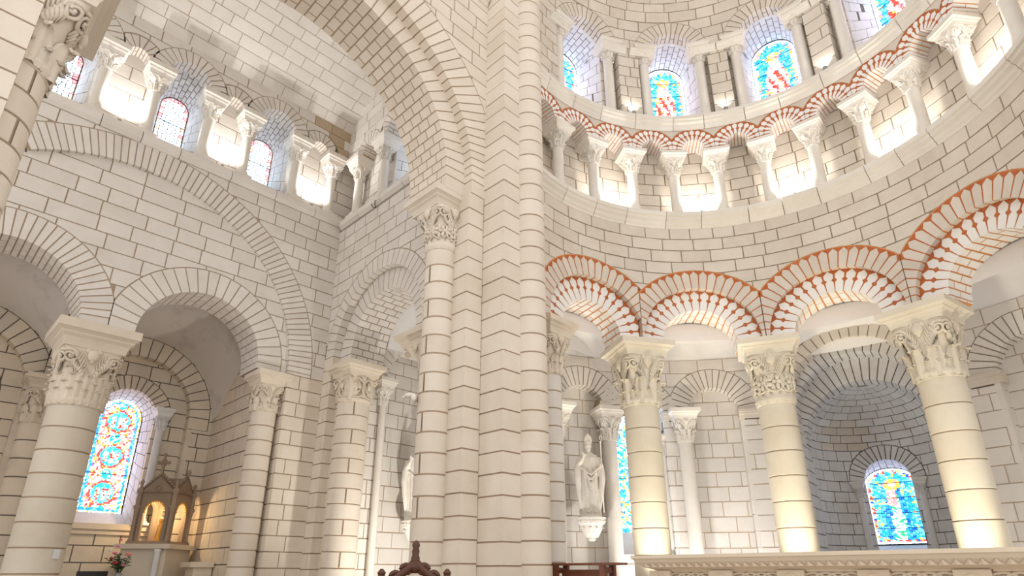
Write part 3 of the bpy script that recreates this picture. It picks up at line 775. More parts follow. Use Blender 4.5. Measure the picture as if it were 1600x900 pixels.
for loc, ry, lab in (((XE - 0.12, 11.0, 9.84), 0, 'small black iron hook hanging from the corner sill'), ((0.16, YN + 0.02, 8.92), 0, 'small black iron ring fixed under the relieving arch')):
    hb = MB(); hb.tube([(0.1, 0, 0.12), (0.0, 0, 0.06), (0, 0, -0.02)] + [(0.05 * sin(a) - 0.0, 0.05 * (1 - cos(a)), -0.06 - 0.03 * sin(a)) for a in [k * 0.5 for k in range(10)]], 0.011, 6)
    o = hb.build('iron_hook', 'iron'); o.location = loc; tag(o, lab, 'hook')

# ---- the great arch, its wall and the stepped pier
AX, AZ, AR, SPA = 2.92, 8.08, 2.57, 7.80
wb = MB()
bl = masonry(wb, S_cross, -1.6, 6.24, SPA, 14.6, 0.32, 0.58, [archpoly(AX, AZ, 3.67 + GAP, 5.0, 50)], None, 0.0, 0.12, 'limestone_warm', 51)
wall_cross = mesh_wall(wb, 'wall_crossing', 'mortar', 'ashlar wall above the great round arch'); lay(wall_cross, bl)
bw_ = MB()
for q in [x for c in range(30) for x in subtract(rect(-1.6 + 7.84 * c / 30, -1.6 + 7.84 * (c + 1) / 30, SPA, 14.6), archpoly(AX, AZ, 2.8, 5.0, 50))]:
    bw_.add([S_cross(u, v, 1.27) for u, v in q], [tuple(range(len(q)))])
bw_.build('rear_face', 'limestone_warm', wall_cross)
ring(wall_cross, S_cross, AX, AZ, 3.0, 3.67, 0.0, 0.5, 44, 1, 0, 130, mat='limestone_warm', stilt=AZ - SPA, name='outer_arch', clip=[(-2, 5), (6.24, 5), (6.24, 14), (-2, 14)])
ring(wall_cross, S_cross, AX, AZ, AR, 3.05, 0.20, 1.27, 35, 4, 0, 140, mat='limestone_warm', stilt=AZ - SPA, name='inner_arch')
ts = MB(); ts.add([S_cross(-1.6, 12.5, 0.1), S_cross(6.24, 12.5, 0.1), S_cross(6.24, 12.7, 0.1), S_cross(-1.6, 12.7, 0.1)], [(0, 1, 2, 3)])
tr = tag(ts.build('trim_3', 'mortar'), 'narrow string course high above the great arch', 'trim', None, 'structure')
cornice(tr, S_cross, -1.6, 6.2, mould(12.5, 12.72, 0.12), 1.0, 'limestone_warm', 'string_stone', 1, seed=9)
pc = MB(); pc.box(5.885, 6.3, 6.835, 7.86, 0, 7.8); pc.box(6.235, 7.185, 6.325, 7.86, 0, 15.0)
pier = mesh_wall(pc, 'wall_pier', 'mortar', 'tall stepped stone pier with two engaged shafts beside the apse')
NP = 47; hp = 15.0 / NP; rnd = random.Random(4)
for k in range(NP):
    a, b = k * hp + GAP / 2, (k + 1) * hp - GAP / 2
    m = MB(); j = rnd.uniform(-0.004, 0.004); m.box(6.22 + j, 7.2, 6.31 + j, 7.88, a, b); m.build('stone_block', 'limestone_warm', pier)
for k in range(24):
    a, b = k * 0.325 + GAP / 2, (k + 1) * 0.325 - GAP / 2
    m = MB(); j = rnd.uniform(-0.004, 0.004); m.box(5.87 + j, 6.22 - 0.012, 6.82 + j, 7.88, a, b); m.build('stone_block', 'limestone_warm', pier)
drums(pier, 5.775, 7.42, 0, 6.72, 0.262, 0.32, 'limestone_warm', seed=8, joint_dir=pi * 1.06, name='shaft_drum')
cap = capital(pier, 5.775, 7.42, 6.72, 0.80, 0.262, 0.30, 0.475, 0, 'rosettes', 'limestone_warm', ab_off=(-0.0, 0.08))
drums(pier, 6.88, 6.33, 0, 13.2, 0.272, 0.3195, 'limestone_warm', seed=9, joint_dir=-pi * 0.13, name='shaft_drum')
capital(pier, 6.88, 6.33, 13.2, 0.8, 0.272, 0.3, 0.45, 0, 'leafy', 'limestone_warm')
# near pier on the other side of the great arch
pw = MB(); pw.box(-0.9, -0.16, 6.84, 8.28, 0, 7.8)
pier2 = mesh_wall(pw, 'wall_pier_near', 'mortar', 'near stone pier with an engaged shaft carrying the great arch')
for k in range(24):
    a, b = k * 0.325 + GAP / 2, (k + 1) * 0.325 - GAP / 2
    m = MB(); m.box(-0.9, -0.15, 6.82, 8.3, a, b); m.build('stone_block', 'limestone_warm', pier2)
drums(pier2, -0.25, 7.36, 0, 6.52, 0.355, 0.33, 'limestone_warm', seed=18, joint_dir=-pi * 0.28, name='shaft_drum')
capital(pier2, -0.25, 7.36, 6.52, 0.98, 0.355, 0.30, 0.70, 0, 'leafy', 'limestone_warm')

# ---- apse arcade
wb = MB(); blocks = []
COLS = [59.3, 24.2, -11.8, -48.0]
ARC = [(75.5, 0.74, 66), (42.0, 0.78, 0), (6.2, 0.78, 0), (-29.9, 0.78, 0), (-66.0, 0.78, 0)]
ZS = 6.10
mids = [98.0, 59.6, 24.2, -11.8, -48.0, -84.0]
subs = [archpoly(ua(c), ZS + 0.06, 1.68 + GAP, 5.0, 30) for c, r, _ in ARC]
blocks += masonry(wb, S_apse, ua(-84), ua(99), 6.6, 8.95, 0.285, 0.60, subs, None, 0.0, 0.14, 'limestone_apse', 61)
wall_ap = mesh_wall(wb, 'wall_apse_arcade', 'mortar_apse', 'curved apse wall above the red-painted arcade'); lay(wall_ap, blocks)
for i, (c, r, _) in enumerate(ARC):
    cl = rect(ua(mids[i + 1]) + 0.008, ua(mids[i]) - 0.008, 5.5, 9.0)
    ring(wall_ap, S_apse, ua(c), ZS + 0.06, 1.25, 1.68, 0.0, 0.8, 25, 1, mat='limestone_apse', core='mortar_orange', clip=cl, paint='picket', name='outer_arch', gap=0.03)
    ring(wall_ap, S_apse, ua(c), ZS + 0.06, r, 1.26, 0.14, 0.85, 17, 2, mat='whitewash', core='mortar_orange', clip=cl, paint='waist', name='inner_arch', gap=0.03, stilt=0.06, stilt_n=1)
LABC = ['yellow-lit round column with feathered leaf capital beside the bishop statue', 'yellow-lit round column between the blank niche and the domed chapel',
        'yellow-lit round column with mask and scroll capital right of the domed chapel', 'round apse column beyond the mask and scroll capital']
for i, a in enumerate(COLS):
    x, y = XC + 4.62 * cos(radians(a)), YC + 4.62 * sin(radians(a))
    e3 = empty('arcade_column'); tag(e3, LABC[i], 'column')
    drums(e3, x, y, 0.85, 4.74, 0.36, 0.49, 'lamp_tinted_stone', seed=70 + i, seg=40, gap=0.02)
    b = MB(); b.square([(0.5, 0.48), (0.5, 0.62)], 0, (x, y)); b.lathe([(0.47, 0.62), (0.49, 0.68), (0.41, 0.74), (0.44, 0.8), (0.37, 0.86)], 32, (x, y)); b.build('base', 'lamp_tinted_stone', e3)
    capital(e3, x, y, 4.74, 1.06, 0.36, 0.30, 0.60, radians(a), ('leafy', 'rosettes', 'leafy', 'leafy')[i], 'lamp_tinted_stone')
x, y = XC + 4.45 * cos(radians(90)), YC + 4.45 * sin(radians(90))
e3 = empty('half_column'); tag(e3, 'half column with leafy capital tucked behind the tall pier at the apse', 'column')
drums(e3, x, y, 0, 5.0, 0.22, 0.33, 'limestone', seed=77); capital(e3, x, y, 5.0, 0.78, 0.22, 0.30, 0.42, pi / 2, 'leafy')

# ---- gallery cornice and blind arcade
def curved_trim(name, z0, z1, p, seed, label, lo=-84, hi=99):
    t = MB(); n = 40
    t.add([S_apse(ua(lo + (hi - lo) * k / n), z, 0.12) for k in range(n + 1) for z in (z0, z1)], [(2 * k, 2 * k + 2, 2 * k + 3, 2 * k + 1) for k in range(n)])
    o = tag(t.build(name, 'mortar_apse'), label, 'trim', None, 'structure')
    cornice(o, S_apse, ua(lo), ua(hi), mould(z0, z1, p, 0.5), 0.85, 'carved_white', 'cornice_block', 5, seed=seed)
    return o
curved_trim('trim_4', 8.93, 9.28, 0.20, 3, 'white moulded cornice under the blind gallery arcade of the apse')
GA = [98.3 - 13.6 * k for k in range(14)]
wb = MB(); blocks = []
SG = 11.10
subs = [archpoly(ua((GA[k] + GA[k + 1]) / 2), SG + 0.08, 0.58 + 0.01, 10.6, 22) for k in range(len(GA) - 1)]
blocks += masonry(wb, S_apse, ua(-84), ua(99), 9.28, 11.72, 0.30, 0.48, (), None, 0.50, 0.1, 'limestone_apse', 63)
wall_ga = mesh_wall(wb, 'wall_apse_gallery', 'mortar_apse', 'blind gallery wall of the apse with red-painted small arches'); lay(wall_ga, blocks)
fb = MB()
n = 90
for k in range(n):
    for q in [rect(ua(-84 + 183 * k / n), ua(-84 + 183 * (k + 1) / n), SG, 11.80)]:
        fr = [q]
        for s in subs: fr = [x for p in fr for x in subtract(p, s)]
        for p in fr: fb.add([S_apse(u, v, 0.0) for u, v in p], [tuple(range(len(p)))])
fb.build('painted_spandrel', 'limestone_apse', wall_ga)
lb = MB()
for k in range(n): lb.add([S_apse(ua(-84 + 183 * (k + q) / n), z, -0.004) for q in (0, 1) for z in (11.735, 11.765)], [(0, 2, 3, 1)])
lb.build('painted_line', 'red_paint', wall_ga)
for k in range(len(GA) - 1):
    c = ua((GA[k] + GA[k + 1]) / 2)
    ring(wall_ga, S_apse, c, SG + 0.08, 0.265, 0.575, 0.0, 0.5, 11, 1, mat='whitewash', core='mortar_orange', paint='knob', clip=rect(c - 0.5, c + 0.5, 10.8, 12), stilt=0.08, stilt_n=1, name='gallery_arch', gap=0.02)
G_G = 'colonnettes of the blind gallery'
cg = colonnette('colonnette', 'white colonnette with leafy capital in the blind gallery of the apse', G_G, 0.125, 0.17, 1.05, 0.37, 0.21, 0.30, 'carved_white', False)
ug = []
for i, a in enumerate(GA[1:]):
    place(cg, (XC + (RA + 0.17) * cos(radians(a)), YC + (RA + 0.17) * sin(radians(a)), 9.28), radians(a), ug, 'white gallery colonnette under the painted arches, %s counted from the tall pier' % ORD[i])

# ---- clerestory of the apse
curved_trim('trim_5', 11.74, 12.10, 0.14, 6, 'white moulded cornice under the stained-glass windows of the apse')
WA = [73.0, 40.6, 10.0, -21.0, -52.0]
CS = [(83.0, 62.9), (50.0, 31.2), (19.5, 0.4), (-11.4, -30.6), (-42.4, -61.6)]
SC = 14.33
wb = MB(); blocks = []
op = [archpoly(ua(a), SC, 0.60, 12.0) for a in WA]
for lo, hi, q in ((62.9, 50.0, 0), (31.2, 19.5, 1), (0.4, -11.4, 2), (-30.6, -42.4, 3), (99, 83.0, 4)):
    blocks += masonry(wb, S_apse, ua(hi) + 0.2, ua(lo) - (0.2 if q < 4 else 0), 12.1, SC - 0.28, 0.33, 0.42, (), None, 0.0, 0.2, 'limestone_apse', 640 + q)
    # cheeks of the panel
    for e, s_ in ((ua(hi) + 0.2, 1), (ua(lo) - 0.2, -1))[:1 if q == 4 else 2]:
        blocks += masonry(wb, lambda u, v, d, e=e, s_=s_: S_apse(e + s_ * d, v, u), 0.0, 0.32, 12.1, SC - 0.28, 0.33, 0.5, (), None, 0.0, 0.05, 'limestone_apse', 650 + q)
for a, (hi, lo) in zip(WA, CS):
    blocks += masonry(wb, S_apse, ua(lo) - 0.22, ua(hi) + 0.22, 12.1, SC + 0.7, 0.33, 0.4, [archpoly(ua(a), SC, 0.60, 12.0)], None, 0.32, 0.1, 'limestone_apse', 660 + int(a))
subs = [archpoly(ua(a), SC, 0.95 + 0.012, SC - 0.3) for a in WA]
blocks += masonry(wb, S_apse, ua(-84), ua(99), SC - 0.28, 15.6, 0.31, 0.62, subs + [rect(ua(lo) - 0.18, ua(hi) + 0.18, SC - 0.4, SC - 0.0) for hi, lo in CS], None, 0.0, 0.14, 'limestone_apse', 67)
bl2 = masonry(wb, S_apse, ua(-90), ua(99), 15.6, 20.6, 0.25, 0.62, (), None, 0.0, 0.1, 'limestone_apse', 68, gap=0.02)
wall_ac = mesh_wall(wb, 'wall_apse_clerestory', 'mortar_apse', 'curved clerestory and half dome of the apse'); lay(wall_ac, blocks)
lay(wall_ac, bl2, 110)
WLAB = ['round-headed stained glass window of the apse nearest the tall pier', 'stained glass window with pink and white embracing figures on blue', 'stained glass window of a saint in a red skirted robe on blue', 'stained glass window with golden figure at the upper edge of the apse', 'stained glass window at the far end of the apse']
for k, (a, (hi, lo)) in enumerate(zip(WA, CS)):
    u = ua(a)
    ring(wall_ac, S_apse, u, SC, 0.60, 0.95, 0.0, 0.34, 17, 1, mat='limestone_apse', core='mortar_apse', name='window_arch')
    embrasure(wall_ac, S_apse, u, SC, 0.60, 12.1, 0.34, 1.25, (14.72, 0.70), n=13, nd=4, mat='limestone_grey')
    window(S_apse, u, 14.72 - 0.39 * 0.70 - 0.02, 0.42, 13.0, 1.23, 'figure', WLAB[k], 80 + 3 * k, 3, 0.05)
G_C = 'colonnettes of the apse windows'
cc = colonnette('colonnette', 'white ringed colonnette flanking a stained glass window of the apse', G_C, 0.125, 0.2, 1.66, 0.30, 0.20, 0.30, 'carved_white', True)
uc = []
i = -1
for hi, lo in CS:
    for a in (hi, lo):
        i += 1
        place(cc, (XC + (RA + 0.17) * cos(radians(a)), YC + (RA + 0.17) * sin(radians(a)), 12.10), radians(a), uc, 'white ringed colonnette between the apse windows, %s counted from the tall pier' % ORD[i])
ib = MB()
for hi, lo in CS:
    for a in (hi, lo):
        u = ua(a); s_ = 1 if a == hi else -1
        us = sorted((u - s_ * 0.24, u + s_ * 0.42)); m = MB()
        m.rings([[S_apse(us[0] + (us[1] - us[0]) * k / 3, z, d) for d, z in mould(SC - 0.2, SC + 0.0, 0.10, 0.3)] for k in range(4)])
        m.build('impost_block', 'carved_white', wall_ac)

# ---- ambulatory outer wall
wb = MB(); blocks = []
IMP = 5.25
NI = [(63.2, 0.60), (35.2, 0.60), (-18.8, 0.62)]
subs = [archpoly(uo(a), IMP, r + 0.50, 5.0) for a, r in NI] + [archpoly(uo(51.1), IMP - 0.1, 1.02, IMP - 0.2), rect(uo(51.1) - 0.66, uo(51.1) + 0.66, 1.9, IMP), archpoly(uo(8.2), IMP, 1.75 + GAP, 0.0, 40)] + [rect(uo(a) - r, uo(a) + r, 0, IMP) for a, r in NI]
blocks += masonry(wb, S_amb, uo(-45), uo(74), 0.3, 6.6, 0.36, 0.58, subs, None, 0.0, 0.14, 'limestone', 71)
wall_am = mesh_wall(wb, 'wall_ambulatory', 'mortar_light', 'curved outer wall of the ambulatory with blind niches')
wb2 = MB()
for a, r in NI:
    blocks += masonry(wb2, S_amb, uo(a) - r - 0.06, uo(a) + r + 0.06, 0.3, IMP + r + 0.05, 0.36, 0.5, (), None, 0.30, 0.1, 'limestone', 72 + int(a))
    for s_ in (-1, 1):
        e = uo(a) + s_ * r
        blocks += masonry(wb2, lambda u, v, d, e=e, s_=s_: S_amb(e + s_ * d, v, u), 0.0, 0.3, 0.3, IMP, 0.36, 0.4, (), None, 0.0, 0.1, 'limestone', 75)
lay(wall_am, blocks); wb2.build('niche_back', 'mortar_light', wall_am)
for a, r in NI:
    ring(wall_am, S_amb, uo(a), IMP, r, r + 0.48, 0.0, 0.32, 19, 1, mat='limestone', core='mortar_apse', name='niche_arch')
    for s_ in (-1, 1):
        if a < 40:
            m = MB(); e = uo(a) + s_ * r; us = sorted((e, e + s_ * 0.62)); us[0] -= 0.08; us[1] += 0.02
            m.rings([[S_amb(us[0] + (us[1] - us[0]) * k / 3, z, d) for d, z in mould(IMP - 0.22, IMP, 0.10, 0.2)] for k in range(4)]); m.build('impost_block', 'limestone_apse', wall_am)
ring(wall_am, S_amb, uo(51.1), IMP - 0.1, 0.66, 1.0, 0.0, 0.3, 17, 1, mat='limestone', core='mortar_apse', name='window_arch')
embrasure(wall_am, S_amb, uo(51.1), IMP - 0.1, 0.66, 1.9, 0.3, 0.80, (4.3, 0.78), n=13, nd=3, mat='limestone', core='mortar_apse', r_out=0.98)
window(S_amb, uo(51.1), 4.83, 0.50, 2.1, 0.79, 'border', 'tall narrow turquoise stained glass window seen past the yellow-lit column', 91, 3, 0.05)
G_A = 'slender columns of the ambulatory wall'
ca = colonnette('slender_column', 'slender white column with leafy capital between niche and window of the ambulatory', G_A, 0.165, 0.22, 4.02, 0.55, 0.24, 0.36, 'carved_white', False)
uu = []
for a in (69.8, 57.9, 41.8):
    place(ca, (XC + (RO - 0.12) * cos(radians(a)), YC + (RO - 0.12) * sin(radians(a)), 0.22), radians(a), uu)
cb2 = colonnette('slender_column', 'thin inner column at the jamb of the turquoise window', None, 0.09, 0.18, 3.0, 0.36, 0.16, 0.2, 'carved_white', False)
ub = []
for a in (45.9,): place(cb2, (XC + (RO + 0.2) * cos(radians(a)), YC + (RO + 0.2) * sin(radians(a)), 1.0), radians(a), ub)
# annular plaster vault
S_ann = lambda u, t, d: (XC + (5.92 + (0.92 + d) * cos(t)) * cos(u), YC + (5.92 + (0.92 + d) * cos(t)) * sin(u), 6.45 + (0.95 + d) * sin(t))
vb = MB(); nu, nt = 70, 12; g = []
for i in range(nu + 1):
    a = radians(-48 + 150 * i / nu); g.append([S_ann(a, pi * j / nt, 0) for j in range(nt + 1)])
vb.rings(g, 0, False, False, False)
av = vb.build('ceiling_ambulatory', 'plaster', None, True); tag(av, 'white plaster vault of the ambulatory', 'ceiling', None, 'structure')

# ---- axial chapel
CA = radians(8.2); EX, EY = cos(CA), sin(CA)
S_ch = lambda u, v, d: (XC + EX * (6.72 + d) - EY * u, YC + EY * (6.72 + d) + EX * u, v)
CR, CZ, CD = 1.40, 4.50, 1.50
def S_chc(u, v, d):
    a = u / CR; r = CR + d; z = v
    if v > CZ: el = (v - CZ) / CR; r = (CR + d) * cos(el); z = CZ + (CR + d) * sin(el)
    return S_ch(r * sin(a), z, CD + r * cos(a))
wb = MB(); blocks = []
um = CR * pi / 2
wop = [archpoly(0, 3.72, 0.90, 1.8), rect(-0.52, 0.52, 2.1, 3.74)]
blocks += masonry(wb, S_chc, -um, um, 0.3, CZ, 0.27, 0.45, [archpoly(0, 3.72, 0.90, 3.68), rect(-0.52, 0.52, 1.7, 3.74)], None, 0.0, 0.1, 'limestone_grey', 81, gap=0.02)
blocks += masonry(wb, S_chc, -um, um, CZ, CZ + CR * radians(84), 0.2, 0.42, [archpoly(0, 3.72, 0.90, 3.68)], None, 0.0, 0.1, 'limestone_grey', 82, gap=0.018,
                  pick=lambda u, v, r: 'limestone_apse' if 0.3 < u < 1.5 and CZ - 0.1 < v < CZ + 0.9 and r.random() < 0.8 else 'limestone_grey')
for s_ in (-1, 1):
    blocks += masonry(wb, lambda u, v, d, s_=s_: S_ch(s_ * (1.42 + d), v, u), 0.0, CD, 0.3, 5.0, 0.3, 0.5, (), None, 0.0, 0.1, 'limestone_grey', 84 + s_)
wall_ch = mesh_wall(wb, 'wall_chapel', 'mortar_dark', 'round chapel with half dome of small grey stones and a window'); lay(wall_ch, blocks)
ring(wall_ch, S_ch, 0, IMP, 1.46, 1.76, -0.02, 0.45, 25, 1, mat='limestone_apse', core='mortar_apse', name='chapel_arch')
ring(wall_ch, S_ch, 0, 5.02, 1.44, 2.0, 0.45, 1.0, 27, 2, mat='limestone_grey', core='mortar_dark', name='chapel_arch', stilt=0.4)
ring(wall_ch, S_ch, 0, CZ, 1.39, 2.2, 1.0, 1.52, 29, 2, mat='limestone_grey', core='mortar_dark', name='chapel_arch')
ring(wall_ch, S_chc, 0, 3.72, 0.52, 0.88, -0.01, 0.15, 17, 1, mat='limestone_grey', core='mortar_dark', name='window_arch')
embrasure(wall_ch, S_chc, 0, 3.72, 0.52, 1.95, 0.15, 0.6, (3.3, 0.84), n=12, nd=2, mat='limestone_grey', core='mortar_apse')
window(S_chc, 0, 3.64, 0.44, 2.2, 0.58, 'madonna', 'stained glass window of a blue-mantled mother with child in the domed chapel', 95, 4, 0.045)
cz_ = colonnette('slender_column', 'thin grey shaft flanking the window of the domed chapel', 'shafts of the chapel window', 0.075, 0.15, 1.7, 0.26, 0.14, 0.16, 'limestone_grey', False)
uz = []
for s_ in (-1, 1):
    p = S_chc(s_ * 0.74, 1.45, -0.06); place(cz_, p, CA, uz)

# ---- passage seen through the stepped arch
wb = MB(); blocks = []
PC = 8.86
blocks += masonry(wb, S_pass, 6.9, 11.5, 0.3, 7.6, 0.34, 0.56, [archpoly(PC, 5.85, 1.42, 0, 30)], None, 0.0, 0.12, 'limestone', 91)
blocks += masonry(wb, S_pass, PC - 1.05, PC + 1.05, 0.3, 6.9, 0.34, 0.52, (), None, 0.28, 0.1, 'limestone', 92)
wall_ps = mesh_wall(wb, 'wall_passage', 'mortar', 'pale wall with a blind arch behind the stepped arch'); lay(wall_ps, blocks)
ring(wall_ps, S_pass, PC, 5.85, 1.0, 1.4, 0.0, 0.3, 19, 1, mat='limestone', name='blind_arch')
cp = colonnette('slender_column', 'thin pale column with small capital under the blind arch of the passage', 'thin columns of the passage', 0.085, 0.18, 4.88, 0.42, 0.22, 0.24, 'carved_white', False)
up = []
for x in (PC - 1.12, PC + 1.12): place(cp, (x, 11.9, 0.15), 0, up)
pcv = MB(); g = []
for i in range(13):
    t = pi * i / 12; g.append([(x, 10.3 + 1.72 * cos(t), 6.6 + 1.3 * sin(t)) for x in (7.8, 9.0, 10.5, 12.5)])
pcv.rings(g, 0, False, False, False)
tag(pcv.build('ceiling_passage', 'plaster', None, True), 'white plaster vault behind the stepped arch', 'ceiling', None, 'structure')

# ---- chapel aisle behind the north wall
wb = MB(); blocks = []
def bay(cx, seed):
    global blocks
    blocks += masonry(wb, S_aisle, cx - 1.75, cx + (1.85 if cx > 1 else 1.75), 0.0, 8.0, 0.34, 0.6, [archpoly(cx, 5.05, 1.72, 4.75, 30), rect(cx - 1.25, cx + 1.25, 0.0, 4.76)], None, 0.0, 0.12, 'limestone_aisle', seed)
    for s_ in (-1, 1): blocks += masonry(wb, lambda u, v, d, s_=s_: S_aisle(cx + s_ * (1.25 + d), v, u), 0.0, 0.26, 0.0, 4.75, 0.34, 0.5, (), None, 0.0, 0.1, 'limestone_aisle', seed + 2)
    blocks += masonry(wb, S_aisle, cx - 1.25, cx + 1.25, 0.0, 6.5, 0.34, 0.6, [archpoly(cx, 4.95, 0.92, 4.9, 30), rect(cx - 0.58, cx + 0.58, 2.3, 4.97)], None, 0.25, 0.12, 'limestone_aisle', seed + 1)
bay(3.45, 101); bay(0.2, 104)
blocks += masonry(wb, S_side, 13.3, 15.7, 0.0, 8.0, 0.34, 0.62, (), None, 0.0, 0.1, 'limestone_aisle', 107)
wall_ai = mesh_wall(wb, 'wall_aisle', 'mortar_dark', 'dim ochre chapel wall behind the round column'); lay(wall_ai, blocks)
for cx, sd in ((3.45, 0), (0.2, 1)):
    ring(wall_ai, S_aisle, cx, 5.05, 1.25, 1.70, 0.0, 0.27, 21, 1, mat='limestone_aisle', core='mortar_dark', name='blind_arch', stilt=0.3)
    ring(wall_ai, S_aisle, cx, 4.95, 0.58, 0.90, 0.25, 0.45, 17, 1, mat='limestone_aisle', core='mortar_dark', name='window_arch')
    embrasure(wall_ai, S_aisle, cx, 4.95, 0.58, 2.30, 0.40, 0.85, (4.75, 0.80), n=12, nd=3, mat='limestone_grey')
    m = MB(); m.box(cx - 1.2, cx + 1.2, 15.72, 15.95, 2.38, 2.50); m.box(cx - 1.2, cx + 1.2, 15.78, 15.95, 2.28, 2.38); m.build('window_ledge', 'limestone_aisle', wall_ai)
window(S_aisle, 3.45, 4.93, 0.45, 2.76, 0.84, 'medallion', 'tall stained glass window with round medallions behind the thick column', 111, 2, 0.042)
window(S_aisle, 0.2, 4.84, 0.41, 2.82, 0.84, 'medallion', 'stained glass window of the neighbouring chapel bay', 112, 2, 0.06)
cw = colonnette('slender_column', 'thin grey shaft with leafy capital beside the medallion window', 'shafts of the medallion windows', 0.085, 0.15, 2.0, 0.34, 0.18, 0.2, 'limestone_grey', False)
uw = []
for x in (4.17, 2.73): place(cw, (x, 15.78, 2.50), 0, uw)
e4 = empty('engaged_column'); tag(e4, 'half column with scroll capital against the back wall of the side chapel', 'column')
drums(e4, 1.82, 15.5, 0, 4.35, 0.28, 0.36, 'limestone_aisle', core='mortar_dark', seed=41)
capital(e4, 1.82, 15.5, 4.35, 0.72, 0.28, 0.26, 0.42, 0, 'leafy', 'limestone_aisle')
S_tr = lambda u, v, d: (2.45 - d, u, v)
ring(wall_ai, S_tr, 14.6, 5.4, 0.9, 1.4, 0.0, 0.75, 15, 2, mat='limestone_aisle', core='mortar_dark', name='cross_arch')
cw_ = MB()
for q in subtract(rect(13.75, 15.65, 4.6, 8.2), archpoly(14.6, 5.4, 1.38, 4.0, 24)): prism(cw_, S_tr, q, 0.02, 0.73)
cw_.build('cross_wall', 'plaster_shaded', wall_ai)
for cx, cb_ in ((3.83, 3.45), (0.40, 0.2)):
    vb = MB(); g = []
    for i in range(19):
        t = pi * i / 18; row = []
        for k in range(7):
            q = k / 6; x_ = cx + (cb_ - cx) * q; hw_ = 1.62 + 0.14 * q; z0_ = 5.75 - 0.75 * q
            row.append((x_ + hw_ * cos(t), 13.72 + 1.92 * q, z0_ + 1.77 * sin(t)))
        g.append(row)
    vb.rings(g, 0, False, False, False)
    o = vb.build('ceiling_chapel', 'plaster_shaded', None, True)
    tag(o, 'brown-shaded plaster vault of the side chapel with the shrine' if cx > 1 else 'brown-shaded plaster vault of the side chapel behind the near pier', 'ceiling', None, 'structure')

